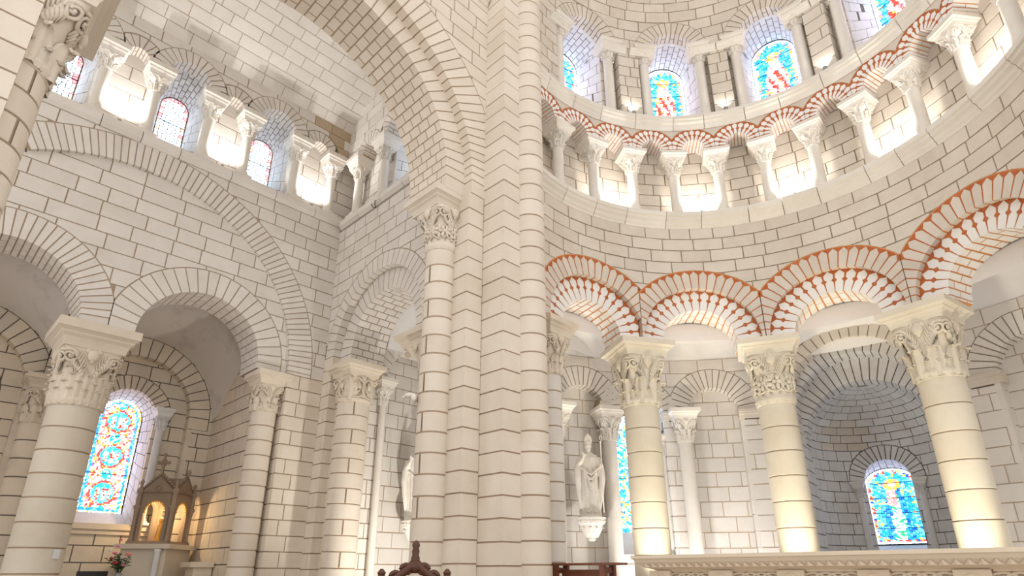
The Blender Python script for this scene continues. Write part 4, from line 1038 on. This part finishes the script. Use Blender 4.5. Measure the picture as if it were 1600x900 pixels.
# ================================================================== THINGS
def statue(loc, face, label, h=1.72, blank=False):
    """Robed bishop with mitre, one hand raised in blessing, the other holding a crozier. face: direction it looks (angle)."""
    root = empty('statue', loc, face + pi / 2); tag(root, label, 'statue', 'bishop statues')
    k = h / 1.72; mb = MB(); rr = []
    secs = [(0.0, .215, .16, .0), (.05, .225, .17, .0), (.25, .20, .155, .0), (.5, .195, .15, .01), (.72, .205, .155, .015), (.90, .215, .155, .01), (1.05, .225, .15, .0),
            (1.18, .235, .14, -.005), (1.27, .235, .125, -.01), (1.335, .19, .10, -.01), (1.37, .11, .08, -.01), (1.40, .062, .062, -.012), (1.46, .058, .06, -.015)]
    for z, rx, ry, oy in secs:
        amp = 0.13 if z < 0.95 else (0.05 if z < 1.2 else 0.01)
        rr.append([((rx * (1 + amp * sin(9 * a + 3 * z) + amp * 0.6 * sin(5 * a - 2 * z))) * cos(a) * k, (oy + ry * (1 + amp * sin(9 * a + 3 * z)) * sin(a)) * k, z * k) for a in [2 * pi * j / 48 for j in range(48)]])
    mb.rings(rr)
    # cope: heavy folds falling from the arms
    for s_ in (-1, 1):
        mb.tube([(s_ * .20 * k, -.03 * k, 1.26 * k), (s_ * .265 * k, -.06 * k, 1.02 * k), (s_ * .285 * k, -.09 * k, .8 * k), (s_ * .25 * k, -.07 * k, .42 * k), (s_ * .215 * k, -.03 * k, .12 * k)], [.075 * k, .085 * k, .075 * k, .055 * k, .03 * k], 12)
        for q in range(4):
            mb.tube([(s_ * (.20 - .05 * q) * k, (-.13 - .012 * q) * k, (1.02 - .09 * q) * k), (0, (-.19 - .006 * q) * k, (.86 - .11 * q) * k)], [.022 * k, .024 * k], 6)
    # head and face
    mb.ball((0, -.02 * k, 1.545 * k), .098 * k, 14, 0, (.80, .93, 1.16))
    mb.ball((0, -.115 * k, 1.54 * k), .02 * k, 8, 0, (.7, 1, 1.6)); mb.ball((0, -.098 * k, 1.487 * k), .03 * k, 8, 0, (1, .6, .4)); mb.ball((0, -.085 * k, 1.455 * k), .045 * k, 8, 0, (.9, .8, 1.1))
    for s_ in (-1, 1):
        mb.ball((s_ * .032 * k, -.098 * k, 1.562 * k), .017 * k, 8, 0, (1.2, .6, .6)); mb.ball((s_ * .08 * k, -.01 * k, 1.54 * k), .025 * k, 8, 0, (.5, .8, 1.3))
    # mitre
    for yy in (-.045, .02):
        mb.rings([[(x * k, (yy + dy) * k, z * k) for x, dy in ((-w, -.03), (w, -.03), (w, .03), (-w, .03))] for w, z in ((.082, 1.60), (.095, 1.68), (.075, 1.76), (.012, 1.84))])
    mb.rings([[(.088 * k * cos(a), (-.012 + .095 * sin(a)) * k, z * k) for a in [2 * pi * j / 20 for j in range(20)]] for z in (1.595, 1.64)])
    # arms: right raised in blessing, left around the staff
    mb.tube([(-.20 * k, 0, 1.27 * k), (-.25 * k, -.08 * k, 1.08 * k), (-.20 * k, -.20 * k, 1.17 * k), (-.165 * k, -.235 * k, 1.24 * k)], [.07 * k, .062 * k, .05 * k, .032 * k], 10)
    mb.tube([(.20 * k, 0, 1.27 * k), (.265 * k, -.06 * k, 1.06 * k), (.26 * k, -.19 * k, 1.06 * k), (.25 * k, -.225 * k, 1.08 * k)], [.07 * k, .062 * k, .05 * k, .032 * k], 10)
    mb.ball((-.155 * k, -.245 * k, 1.275 * k), .038 * k, 10, 0, (.9, .5, 1.15))
    for q in range(4):
        lng = (.062, .072, .035, .03)[q]
        mb.tube([(-.182 * k + q * .018 * k, -.248 * k, 1.30 * k), (-.186 * k + q * .019 * k, -.258 * k, 1.30 * k + lng * .6 * k), (-.184 * k + q * .018 * k, -.262 * k, 1.30 * k + lng * k)], .0095 * k, 6)
    mb.tube([(-.125 * k, -.245 * k, 1.265 * k), (-.105 * k, -.258 * k, 1.295 * k), (-.10 * k, -.262 * k, 1.315 * k)], .010 * k, 6)
    mb.ball((.25 * k, -.235 * k, 1.085 * k), .036 * k, 10, 0, (1, .8, 1.1))
    for q in range(4): mb.tube([(.275 * k, -.225 * k, (1.11 - q * .018) * k), (.262 * k, -.265 * k, (1.112 - q * .018) * k), (.232 * k, -.262 * k, (1.11 - q * .018) * k)], .0095 * k, 6)
    mb.tube([(.235 * k, -.22 * k, 1.11 * k), (.228 * k, -.25 * k, 1.125 * k)], .011 * k, 6)
    # feet
    for s_ in (-1, 1): mb.ball((s_ * .08 * k, -.16 * k, .03 * k), .06 * k, 10, 0, (.7, 1.3, .55))
    b = mb.build('figure', 'carved_white', root, True)
    rm = b.modifiers.new('fuse', 'REMESH'); rm.mode = 'VOXEL'; rm.voxel_size = 0.011; rm.use_smooth_shade = True
    c = MB(); c.tube([(.25 * k, -.25 * k, .02 * k), (.25 * k, -.25 * k, 1.0 * k), (.25 * k, -.25 * k, 1.62 * k)] + [((.25 + .055 * (1 - .11 * q) * sin(q * .75) + .0) * k, -.25 * k, (1.66 + .055 * (1 - cos(q * .75)) * (1 - .05 * q)) * k) for q in range(1, 9)], .013 * k, 7)
    c.ball((.25 * k, -.25 * k, 1.6 * k), .026 * k, 8); c.build('crozier', 'carved_white', root, True)
    p = MB(); p.rings([[(.26 * k * cos(a), .2 * k * sin(a), z) for a in [2 * pi * j / 8 + pi / 8 for j in range(8)]] for z in (-0.07, 0.004)]); p.build('plinth', 'carved_white', root)
    return root
def bracket(loc, face, label):
    root = empty('statue_bracket', loc, face + pi / 2); tag(root, label, 'bracket', 'stone statue brackets')
    m = MB(); prof = [(.05, -.50), (.09, -.47), (.08, -.44), (.15, -.40), (.21, -.30), (.24, -.20), (.25, -.17), (.28, -.15), (.30, -.13), (.30, -.04), (.33, -.03), (.33, 0)]
    m.lathe(prof, 24); m.build('corbel_body', 'carved_white', root, True); smooth_by_angle(root.children[0], 35)
    l = leaf_mesh(.2, .20, .13, .02, .05, lambda z: .10 + .5 * z, 2, 3, 8, 6)
    me = l.mesh('leaf', 'carved_white', True)
    for k in range(10):
        c = link('leaf', me, root); c.location = (0, 0, -.43); c.rotation_euler = (0, 0, 2 * pi * k / 10)
    for k in range(18):
        pass
    bd = MB()
    for k in range(26): bd.ball((.305 * cos(2 * pi * k / 26), .305 * sin(2 * pi * k / 26), -.085), .024, 6)
    tag(bd.build('bead_band', 'carved_white', root, True), kind='stuff')
    return root
a = radians(63.6)
sx, sy = XC + (RO - 0.30) * cos(a), YC + (RO - 0.30) * sin(a)
fa = radians(229)
bracket((sx, sy, 2.66), fa, 'carved round stone bracket under the statue in the lit blind niche')
statue((sx, sy, 2.735), fa, 'white stone bishop statue with mitre and crozier in the lit blind niche', 1.70)
bracket((8.72, 11.72, 2.62), radians(235), 'carved stone bracket behind the tall pier in the passage')
statue((8.72, 11.72, 2.695), radians(235), 'white stone bishop statue half hidden behind the tall pier in the passage', 1.75)
# small carved stone bird-like knob on the far wall of the passage
kb = MB(); kb.tube([(0, 0.0, 0), (0, -0.10, 0.0), (-0.02, -0.16, 0.01)], [0.06, 0.05, 0.03], 8); kb.ball((-0.03, -0.17, 0.02), 0.06, 10, 0, (1.5, 0.8, 0.7)); kb.ball((0.05, -0.17, -0.02), 0.05, 8, 0, (1, 0.8, 1.4)); kb.ball((-0.12, -0.17, 0.0), 0.03, 8, 0, (1.6, .7, .7))
o = kb.build('stone_ornament', 'carved_white', None, True); o.location = (5.56, 7.62, 4.10); o.rotation_euler = (0, 0, radians(-65)); tag(o, 'small carved white stone knob sticking out of the engaged shaft', 'ornament')

# ---- altar
al = empty('altar', (6.2, 2.1, 0.48)); tag(al, 'long carved stone altar with moulded top in front of the yellow-lit columns', 'altar')
L2 = 2.08
def ysweep(prof, y0, y1, name, mat, parent):
    m = MB(); m.rings([[(x, y, z) for x, z in prof] for y in (y0, y1)]); return m.build(name, mat, parent)
m = MB(); m.rings([[(-dx, -L2 - dx, z), (1.0 + dx, -L2 - dx, z), (1.0 + dx, L2 + dx, z), (-dx, L2 + dx, z)] for dx, z in ((-.2, 1.05), (-.17, 1.065), (-.10, 1.085), (-.04, 1.135), (-.02, 1.165), (-.015, 1.17), (0, 1.175), (0, 1.21))]); m.build('table_slab', 'altar_stone', al)
m = MB(); m.box(.24, .9, -L2 + .26, L2 - .26, 0, 1.05); m.build('body', 'altar_stone', al)
dn = MB()
n = 44
for k in range(n):
    y = -L2 + .12 + (2 * L2 - .24) * (k + .5) / n; w = (2 * L2 - .24) / n * .5
    dn.add([(.09, y - w, 1.085), (.09, y + w, 1.085), (.035, y, 1.13), (.045, y, 1.085)], [(0, 1, 2), (0, 2, 3), (1, 3, 2)])
tag(dn.build('zigzag_band', 'altar_stone', al), kind='stuff')
for k in range(6):
    y = -L2 + .26 + (2 * L2 - .52) * k / 5; m = MB(); m.box(.17, .26, y - .13, y + .13, 0, 1.05); m.build('pilaster', 'altar_stone', al)
    r_ = MB(); r_.tube([(.165, y + .05 * cos(t), .96 + .05 * sin(t)) for t in [2 * pi * q / 14 for q in range(15)]], .016, 6); r_.build('roundel', 'altar_stone', al)
fan = MB()
for q in range(9):
    t = pi * q / 8; fan.tube([(0, .03 * cos(t), .03 * sin(t)), (-.02, .10 * cos(t), .10 * sin(t)), (-.01, .135 * cos(t), .135 * sin(t))], [.008, .017, .01], 6)
fan.tube([(-.01, .155 * cos(pi * q / 12), .155 * sin(pi * q / 12)) for q in range(13)], .013, 6); fan.ball((-.01, 0, .01), .028, 8)
fme = fan.mesh('fan_relief', 'altar_stone', True)
for k in range(5):
    y0 = -L2 + .26 + (2 * L2 - .52) * k / 5 + .14; w = (2 * L2 - .52) / 5 - .28
    for q in range(4):
        c = link('fan_relief', fme, al); c.location = (.235, y0 + w * (q + .5) / 4 + (w / 4 if q > 1 else 0) * 0, .87)
    m = MB(); m.box(.205, .25, y0, y0 + w, 1.035, 1.05); m.build('panel_frame', 'altar_stone', al)

# ---- wooden bench or credence beside the altar
bn = empty('credence_table', (7.45, 5.85, 0.48)); tag(bn, 'narrow red-brown wooden table with open rails beside the altar', 'table')
for nm, (x0, x1, y0, y1, z0, z1) in (('top_plank', (-.16, .16, -.66, .60, 1.13, 1.16)), ('rail', (-.02, .02, -.40, .40, .98, 1.07)), ('rail', (-.02, .02, -.40, .40, .20, .27))):
    m = MB(); m.box(x0, x1, y0, y1, z0, z1); m.build(nm, 'red_wood', bn)
for y in (-.43, .43):
    for x in (-.12, .12):
        m = MB(); m.box(x - .03, x + .03, y - .04, y + .04, 0, 1.13); m.build('leg', 'red_wood', bn)
    m = MB(); m.box(-.12, .12, y - .02, y + .02, 1.02, 1.10); m.build('rail', 'red_wood', bn)

# ---- carved wooden chair whose crest shows at the foot of the pier
ch = empty('carved_chair', (3.62, 4.82, 0.0), radians(-36)); tag(ch, 'dark carved wooden chair crest with pointed finial at the foot of the pier', 'chair')
m = MB(); m.box(-.34, .34, -.03, .03, .45, 1.42); m.build('backrest', 'dark_wood', ch)
m = MB(); m.box(-.34, .34, -.55, .0, .42, .48); m.build('seat', 'dark_wood', ch)
for x in (-.3, .3):
    for y in (-.5, 0.0):
        m = MB(); m.box(x - .03, x + .03, y - .03, y + .03, 0, .45); m.build('leg', 'dark_wood', ch)
    m = MB(); m.box(x - .035, x + .035, -.03, .03, .4, 1.44); m.lathe([(.03, 1.44), (.045, 1.46), (.03, 1.485), (.04, 1.505), (.012, 1.54)], 12, (x, 0)); m.build('post', 'dark_wood', ch)
m = MB()
for s_ in (-1, 1):
    for (cx_, cz_2, R_) in ((.075, 1.53, .055), (.17, 1.47, .05)):
        m.tube([(s_ * (cx_ + R_ * (1 - q / 22) * cos(q * .45)), 0, cz_2 + R_ * (1 - q / 22) * sin(q * .45)) for q in range(20)], .021, 7)
    m.tube([(0, 0, 1.6), (s_ * .05, 0, 1.55), (s_ * .2, 0, 1.43), (s_ * .3, 0, 1.42)], [.04, .04, .04, .03], 8)
m.box(-.3, .3, -.025, .025, 1.36, 1.46); m.build('crest', 'dark_wood', ch, True)
m = MB(); m.lathe([(.03, 1.50), (.05, 1.56), (.035, 1.60), (.042, 1.63), (.03, 1.66), (.036, 1.69), (.028, 1.72), (.038, 1.745), (.03, 1.77), (.008, 1.79)], 14); m.build('finial', 'dark_wood', ch, True)

# ---- shrine on its altar in the side chapel
sh = empty('shrine', (4.42, 14.60, 2.08), radians(-45)); tag(sh, 'small carved stone gabled shrine lit from inside in the side chapel', 'shrine')
w, dpt, ev, ap = .76, .80, 1.06, 1.44
# local frame: x to the left-back along the front (0..-w), y inward; the near corner is the origin
Rz = Matrix.Rotation(0, 4, 'Z')
fr_s = lambda u, v, d: (-w + u, d, v)          # front face
sd_s = lambda u, v, d: (-d, u, v)              # right face
for nm, sf, ww in (('front_gable', fr_s, w), ('side_gable', sd_s, dpt)):
    for back in (0, 1):
        m = MB(); pent = [(0, 0), (ww, 0), (ww, ev), (ww / 2, ap), (0, ev)]
        hole = archpoly(ww / 2, .66, .23, .06, 16)
        off = (dpt if nm == 'front_gable' else w) - .07 if back else 0.0
        for q in subtract(pent, hole): prism(m, sf, q, off, off + .07)
        o = m.build(nm, 'shrine_stone', sh)
        if not back:
            f2 = MB()
            for q in range(13):
                t = pi * q / 12; f2.ball(sf(ww / 2 + .215 * cos(t), .66 + .215 * sin(t), .01), .028, 7)
            f2.build('cusped_trim', 'gold', o, True)
            cr = MB()
            for q in range(9):
                for s_ in (-1, 1):
                    t = q / 8; u_ = ww / 2 + s_ * (ww / 2 + .03) * t; cr.ball(sf(u_, ap + .04 - (ap - ev) * t, .02), .036, 6)
            cr.build('crocket_trim', 'shrine_stone', o, True)
            r_ = MB(); r_.tube([sf(ww / 2 + .06 * cos(t), ev + .10 + .06 * sin(t), -.01) for t in [2 * pi * q / 14 for q in range(15)]], .013, 6); r_.build('roundel', 'shrine_stone', o)
m = MB()
for (a0_, a1_) in (((-w, 0), (0, 0)),):
    pass
# crossed roof
ridge = ap - .02
m.add([(-w - .03, -.02, ev), (-w / 2, -.02, ridge), (-w / 2, dpt + .02, ridge), (-w - .03, dpt + .02, ev), (.03, -.02, ev), (.03, dpt + .02, ev)], [(0, 1, 2, 3), (1, 4, 5, 2)])
m.add([(-w - .02, -.03, ev), (-w - .02, dpt / 2, ridge), (.02, dpt / 2, ridge), (.02, -.03, ev), (-w - .02, dpt + .03, ev), (.02, dpt + .03, ev)], [(0, 1, 2, 3), (1, 4, 5, 2)])
m.build('roof', 'shrine_stone', sh)
m = MB(); m.box(-w - .06, .06, -.06, dpt + .06, -.0, .05); m.build('base_slab', 'shrine_stone', sh)
for x, y in ((0, 0), (-w, 0), (0, dpt), (-w, dpt)):
    c = MB(); c.lathe([(.07, .05), (.05, .1), (.042, .12), (.042, .62), (.055, .65), (.05, .68), (.075, .74), (.08, .78), (.05, .8), (.05, 1.04), (.075, 1.07), (.07, 1.12), (.02, 1.2), (.03, 1.25), (.045, 1.29), (.01, 1.34)], 12, (x, y)); c.build('corner_shaft', 'shrine_stone', sh, True)
c = MB(); c.box(-w / 2 - .022, -w / 2 + .022, -.02, .025, ap, ap + .44); c.box(-w / 2 - .11, -w / 2 + .11, -.02, .025, ap + .24, ap + .29)
for dx, dz in ((-.11, .265), (.11, .265), (0, .44)): c.ball((-w / 2 + dx, 0, ap + dz), .04, 8)
c.tube([(-w / 2 + .07 * cos(t), 0, ap + .265 + .07 * sin(t)) for t in [2 * pi * q / 14 for q in range(15)]], .014, 6); c.build('cross', 'shrine_stone', sh)
c = MB(); c.lathe([(.02, ap), (.03, ap + .05), (.055, ap + .10), (.04, ap + .16), (.01, ap + .17)], 10, (0.0, dpt / 2)); c.build('ball_finial', 'shrine_stone', sh, True)
c = MB(); c.lathe([(.08, .05), (.09, .09), (.05, .1), (.07, .16), (.055, .3), (.065, .38), (.03, .43), (.035, .46), (.045, .5), (.03, .55), (.005, .57)], 12, (-w / 2, dpt / 2 - .05)); 
g = c.build('gilt_figurine', 'gold', None, True); g.parent = sh
sa = empty('side_altar', (0, 0, 0)); tag(sa, 'plain stone side altar with thick slab carrying the gabled shrine', 'altar')
T = Matrix.Translation((4.42, 14.60, 0)) @ Matrix.Rotation(radians(-45), 4, 'Z')
c = MB(); c.box(-w - .10, .10, -.10, dpt + .10, 0, 1.98); c.xf(T).build('body', 'limestone_aisle', sa)
c = MB(); c.box(-w - .2, .2, -.2, dpt + .2, 1.98, 2.075); c.xf(T).build('slab', 'limestone_aisle', sa)
c = MB(); c.lathe([(.07, 0), (.06, .1), (.06, 1.9), (.08, 1.97)], 14, (-.05, -.16)); c.xf(T).build('support_shaft', 'limestone_grey', sa, True)

# ---- flowers on a pedestal, black panel
pd = MB(); pd.lathe([(.2, 0), (.2, .05), (.05, .1), (.05, 1.15), (.16, 1.2), (.16, 1.25)], 16, (0, 0)); o = pd.build('flower_stand', 'iron', None, True); o.location = (3.55, 14.15, 0); tag(o, 'slim dark flower stand in front of the side altar', 'stand')
bq = empty('flower_bouquet', (3.55, 14.15, 1.25)); tag(bq, 'bouquet of pink and red flowers with green leaves before the shrine', 'flowers')
c = MB(); c.lathe([(.06, 0), (.075, .05), (.05, .18), (.07, .26)], 14); c.build('vase', 'lamp_grey', bq, True)
rb = random.Random(12)
for k in range(22):
    a_ = rb.uniform(0, 2 * pi); q = rb.uniform(.05, .26); z_ = rb.uniform(.4, .62)
    c = MB(); c.tube([(0, 0, .2), (q * .4 * cos(a_), q * .4 * sin(a_), z_ * .7), (q * cos(a_), q * sin(a_), z_)], .006, 5)
    for e in range(5):
        t = .45 + .12 * e; px_, py_, pz_ = q * t * cos(a_), q * t * sin(a_), .2 + (z_ - .2) * t; b_ = rb.uniform(0, 6.3); l_ = rb.uniform(.06, .11)
        c.add([(px_, py_, pz_), (px_ + l_ * .5 * cos(b_) - .02 * sin(b_), py_ + l_ * .5 * sin(b_) + .02 * cos(b_), pz_ + .03), (px_ + l_ * cos(b_), py_ + l_ * sin(b_), pz_ + .02), (px_ + l_ * .5 * cos(b_) + .02 * sin(b_), py_ + l_ * .5 * sin(b_) - .02 * cos(b_), pz_ + .03), (px_ + l_ * .5 * cos(b_), py_ + l_ * .5 * sin(b_), pz_ + .015)], [(0, 1, 4), (1, 2, 4), (2, 3, 4), (3, 0, 4), (0, 3, 2, 1)])
    c.build('leafy_stem', 'leaf_green', bq)
for (fx, fy, fz, R_, mt) in ((-.16, -.1, .62, .05, 'petal_pink'), (-.13, -.1, .74, .048, 'petal_pink'), (-.11, -.1, .86, .04, 'petal_pink'), (-.10, -.1, .94, .028, 'petal_pink'), (.06, -.16, .60, .07, 'petal_coral'), (-.14, -.18, .44, .06, 'petal_red'), (-.2, -.12, .52, .04, 'petal_red'), (.0, -.16, .40, .045, 'petal_pink'), (-.24, -.05, .66, .035, 'petal_white')):
    c = MB()
    for q in range(9):
        t = 2 * pi * q / 9 * 1.62; rr_ = R_ * (.25 + .6 * q / 9); c.ball((fx + rr_ * .7 * cos(t), fy + rr_ * .5 * sin(t) - .01, fz + .2 * rr_ * sin(t * 2)), R_ * .5, 7, 0, (1, .6, .8))
    c.build('flower', mt, bq, True)
bx = empty('black_panel', (3.25, 14.75, 0)); tag(bx, 'black rectangular board standing low below the medallion window', 'panel')
c = MB(); c.box(-.26, .26, -.02, .02, 1.0, 1.54); c.build('board', 'black_box', bx); c = MB(); c.box(-.02, .02, -.02, .02, 0, 1.0); c.build('post', 'black_box', bx); c = MB(); c.box(-.2, .2, -.15, .15, 0, .03); c.build('foot', 'black_box', bx)
lg = MB(); lg.box(4.75, 5.22, 13.9, 14.5, 1.62, 1.72); lg.box(4.85, 5.22, 13.98, 14.42, 1.45, 1.62); lg.box(4.95, 5.2, 14.05, 14.35, 0, 1.45)
o = lg.build('stone_ledge', 'limestone_aisle'); tag(o, 'small stone ledge on the side wall beside the side altar', 'shelf')

# ---- floodlights on the ledges (real lamps, each with its light)
FL = [0]
def floodlight(loc, target, power, label, color=(1, 0.95, 0.88), spot=95, group='small floodlights on the ledges', size=0.05, body=0.05):
    FL[0] += 1; root = empty('floodlight', loc); tag(root, label, 'lamp', group)
    d = (Vector(target) - Vector(loc)).normalized(); q = d.to_track_quat('Z', 'Y').to_matrix().to_4x4()
    m = MB(); m.lathe([(body * .7, -.05), (body, -.03), (body, .03), (body * .95, .035)], 12); m.xf(q); m.xf(Matrix.Translation((0, 0, .08))); m.build('housing', 'lamp_grey', root, True)
    m = MB(); m.box(-.03, .03, -.03, .03, 0, .03); m.tube([(0, 0, 0), (0, 0, .08)], .012, 6); m.build('foot', 'lamp_grey', root)
    q_ = project(loc); off = q_ is None or not (0 <= q_[0] <= 1600 and 0 <= q_[1] <= 900)
    L = lamp('floodlight_beam_%d%s' % (FL[0], '_offscreen' if off else ''), 'SPOT', (0, 0, 0), power, color, size, None, spot, 0.7)
    L.parent = root; L.location = Vector((0, 0, .08)) + d * .06; L.rotation_euler = d.to_track_quat('-Z', 'Y').to_euler()
    return root
for i, a in enumerate((64.3, 37.1, 9.9, -17.3, -44.5)):
    floodlight(S_apse(ua(a), 9.29, 0.02), S_apse(ua(a), 10.4, 0.45), 62, 'small floodlight at the foot of a lit gallery niche, %s from the tall pier' % ORD[i], spot=150)
for i, a in enumerate((56.45, 25.35, -5.5)):
    floodlight(S_apse(ua(a), 12.11, -0.07), S_apse(ua(a), 13.6, 0.03), 12, 'small floodlight below a panel between apse windows, %s from the tall pier' % ORD[i], spot=120)
for i, x in enumerate(SX):
    floodlight((x, YN + 0.08, 10.23), (x, YN - 0.7, 13.0), 75, 'small floodlight in a blank panel between lattice windows, %s from the near pier' % ORD[i], (1, 0.98, 0.96), spot=150, body=.032)
for i, a in enumerate((60.0, 24.2, -11.8)):
    x, y = XC + 3.75 * cos(radians(a)), YC + 3.75 * sin(radians(a)); tx, ty = XC + 4.6 * cos(radians(a)), YC + 4.6 * sin(radians(a))
    floodlight((x - .5, y, 0.48), (tx, ty, 4.4), 330, 'floor floodlight aimed up at an arcade column, %s from the tall pier' % ORD[i], (1, 0.90, 0.66), 60, 'floor floodlights behind the altar', 0.08, .09)
for i, (a, p, z) in enumerate(((78, 150, 0.3), (50, 190, 0.3), (32, 130, 0.3), (-22, 60, 0.3))):
    ra = radians(a); floodlight((XC + 5.55 * cos(ra), YC + 5.55 * sin(ra), z + .18), (XC + 6.3 * cos(ra), YC + 6.3 * sin(ra), 6.0), p, 'floor floodlight of the ambulatory aimed at its vault, %s from the tall pier' % ORD[i], (1, 0.97, 0.93), 140, 'floor floodlights of the ambulatory', 0.1, .09)
floodlight((7.6, 9.3, 0.02), (8.6, 12.0, 4.6), 420, 'floor floodlight of the passage aimed at the hidden statue', (1, 0.95, 0.86), 110, 'floor floodlights of the ambulatory', 0.1, .09)
lamp('shrine_light', 'POINT', (4.42, 15.15, 2.75), 22, (1, 0.72, 0.38), 0.05)

# ---- unseen shell added to keep sky light from leaking past the modelled walls
ob = MB(); n = 48
for lo, hi in ((21.5, 76), (-52, -5.5)):
    k_ = max(6, int((hi - lo) / 3)); pts = [radians(lo + (hi - lo) * i / k_) for i in range(k_ + 1)]
    ob.add([(XC + 8.05 * cos(t), YC + 8.05 * sin(t), z) for t in pts for z in (0, 7.7)], [(2 * i, 2 * i + 2, 2 * i + 3, 2 * i + 1) for i in range(k_)])
k_ = 52; pts = [radians(-52 + 128 * i / k_) for i in range(k_ + 1)]
ob.add([(XC + R_ * cos(t), YC + R_ * sin(t), 7.7) for t in pts for R_ in (4.9, 8.05)], [(2 * i, 2 * i + 2, 2 * i + 3, 2 * i + 1) for i in range(k_)])
rr = []
for i in range(9):
    el = radians(11 * i); r_ = 2.35 * cos(el) if i else 2.35; z_ = 4.6 + 2.35 * sin(el)
    rr.append([S_ch(r_ * sin(t), z_, 1.5 + r_ * cos(t)) for t in [-pi / 2 + pi * j / 16 for j in range(17)]])
rr.insert(0, [S_ch(2.35 * sin(t), 0, 1.5 + 2.35 * cos(t)) for t in [-pi / 2 + pi * j / 16 for j in range(17)]])
ob.rings(rr, 0, False, False, False)
for s_ in (-1, 1): ob.add([S_ch(s_ * 2.35, z, d) for d in (0.4, 1.55) for z in (0, 7.7)], [(0, 2, 3, 1)])
ob.add([S_ch(u, 7.0, d) for d in (0.4, 2.2) for u in (-2.35, 2.35)], [(0, 2, 3, 1)])
# behind the chapel aisle, the bay and the passage
ob.add([(-3, 16.9, 0), (7.4, 16.9, 0), (7.4, 16.9, 8.6), (-3, 16.9, 8.6)], [(0, 1, 2, 3)])
ob.add([(-3, 13.8, 8.6), (7.4, 13.8, 8.6), (7.4, 16.9, 8.6), (-3, 16.9, 8.6)], [(0, 1, 2, 3)])
ob.add([(7.0, 13.2, 0), (7.0, 16.9, 0), (7.0, 16.9, 8.6), (7.0, 13.2, 8.6)], [(0, 1, 2, 3)])
ob.add([(-3, 14.2, 8.6), (8.2, 14.2, 8.6), (8.2, 14.2, 13.6), (-3, 14.2, 13.6)], [(0, 1, 2, 3)])
ob.add([(8.2, 7.9, 8.4), (8.2, 14.2, 8.4), (8.2, 14.2, 15.0), (8.2, 7.9, 15.0)], [(0, 1, 2, 3)])
ob.add([(6.9, 12.75, 0), (12.6, 12.75, 0), (12.6, 12.75, 8.4), (6.9, 12.75, 8.4)], [(0, 1, 2, 3)])
ob.add([(12.6, 9.5, 0), (12.6, 12.75, 0), (12.6, 12.75, 8.4), (12.6, 9.5, 8.4)], [(0, 1, 2, 3)])
ob.add([(6.9, 8.2, 8.4), (12.6, 8.2, 8.4), (12.6, 14.2, 8.4), (6.9, 14.2, 8.4)], [(0, 1, 2, 3)])
ob.add([(-1.7, 13.8, 0), (-1.7, 16.9, 0), (-1.7, 16.9, 8.6), (-1.7, 13.8, 8.6)], [(0, 1, 2, 3)])  # added plane closing the west end to darken the side chapel
tag(ob.build('wall_light_block', 'limestone_aisle'), 'unseen added shell blocking sky light behind chapels and ambulatory', 'wall', None, 'structure')
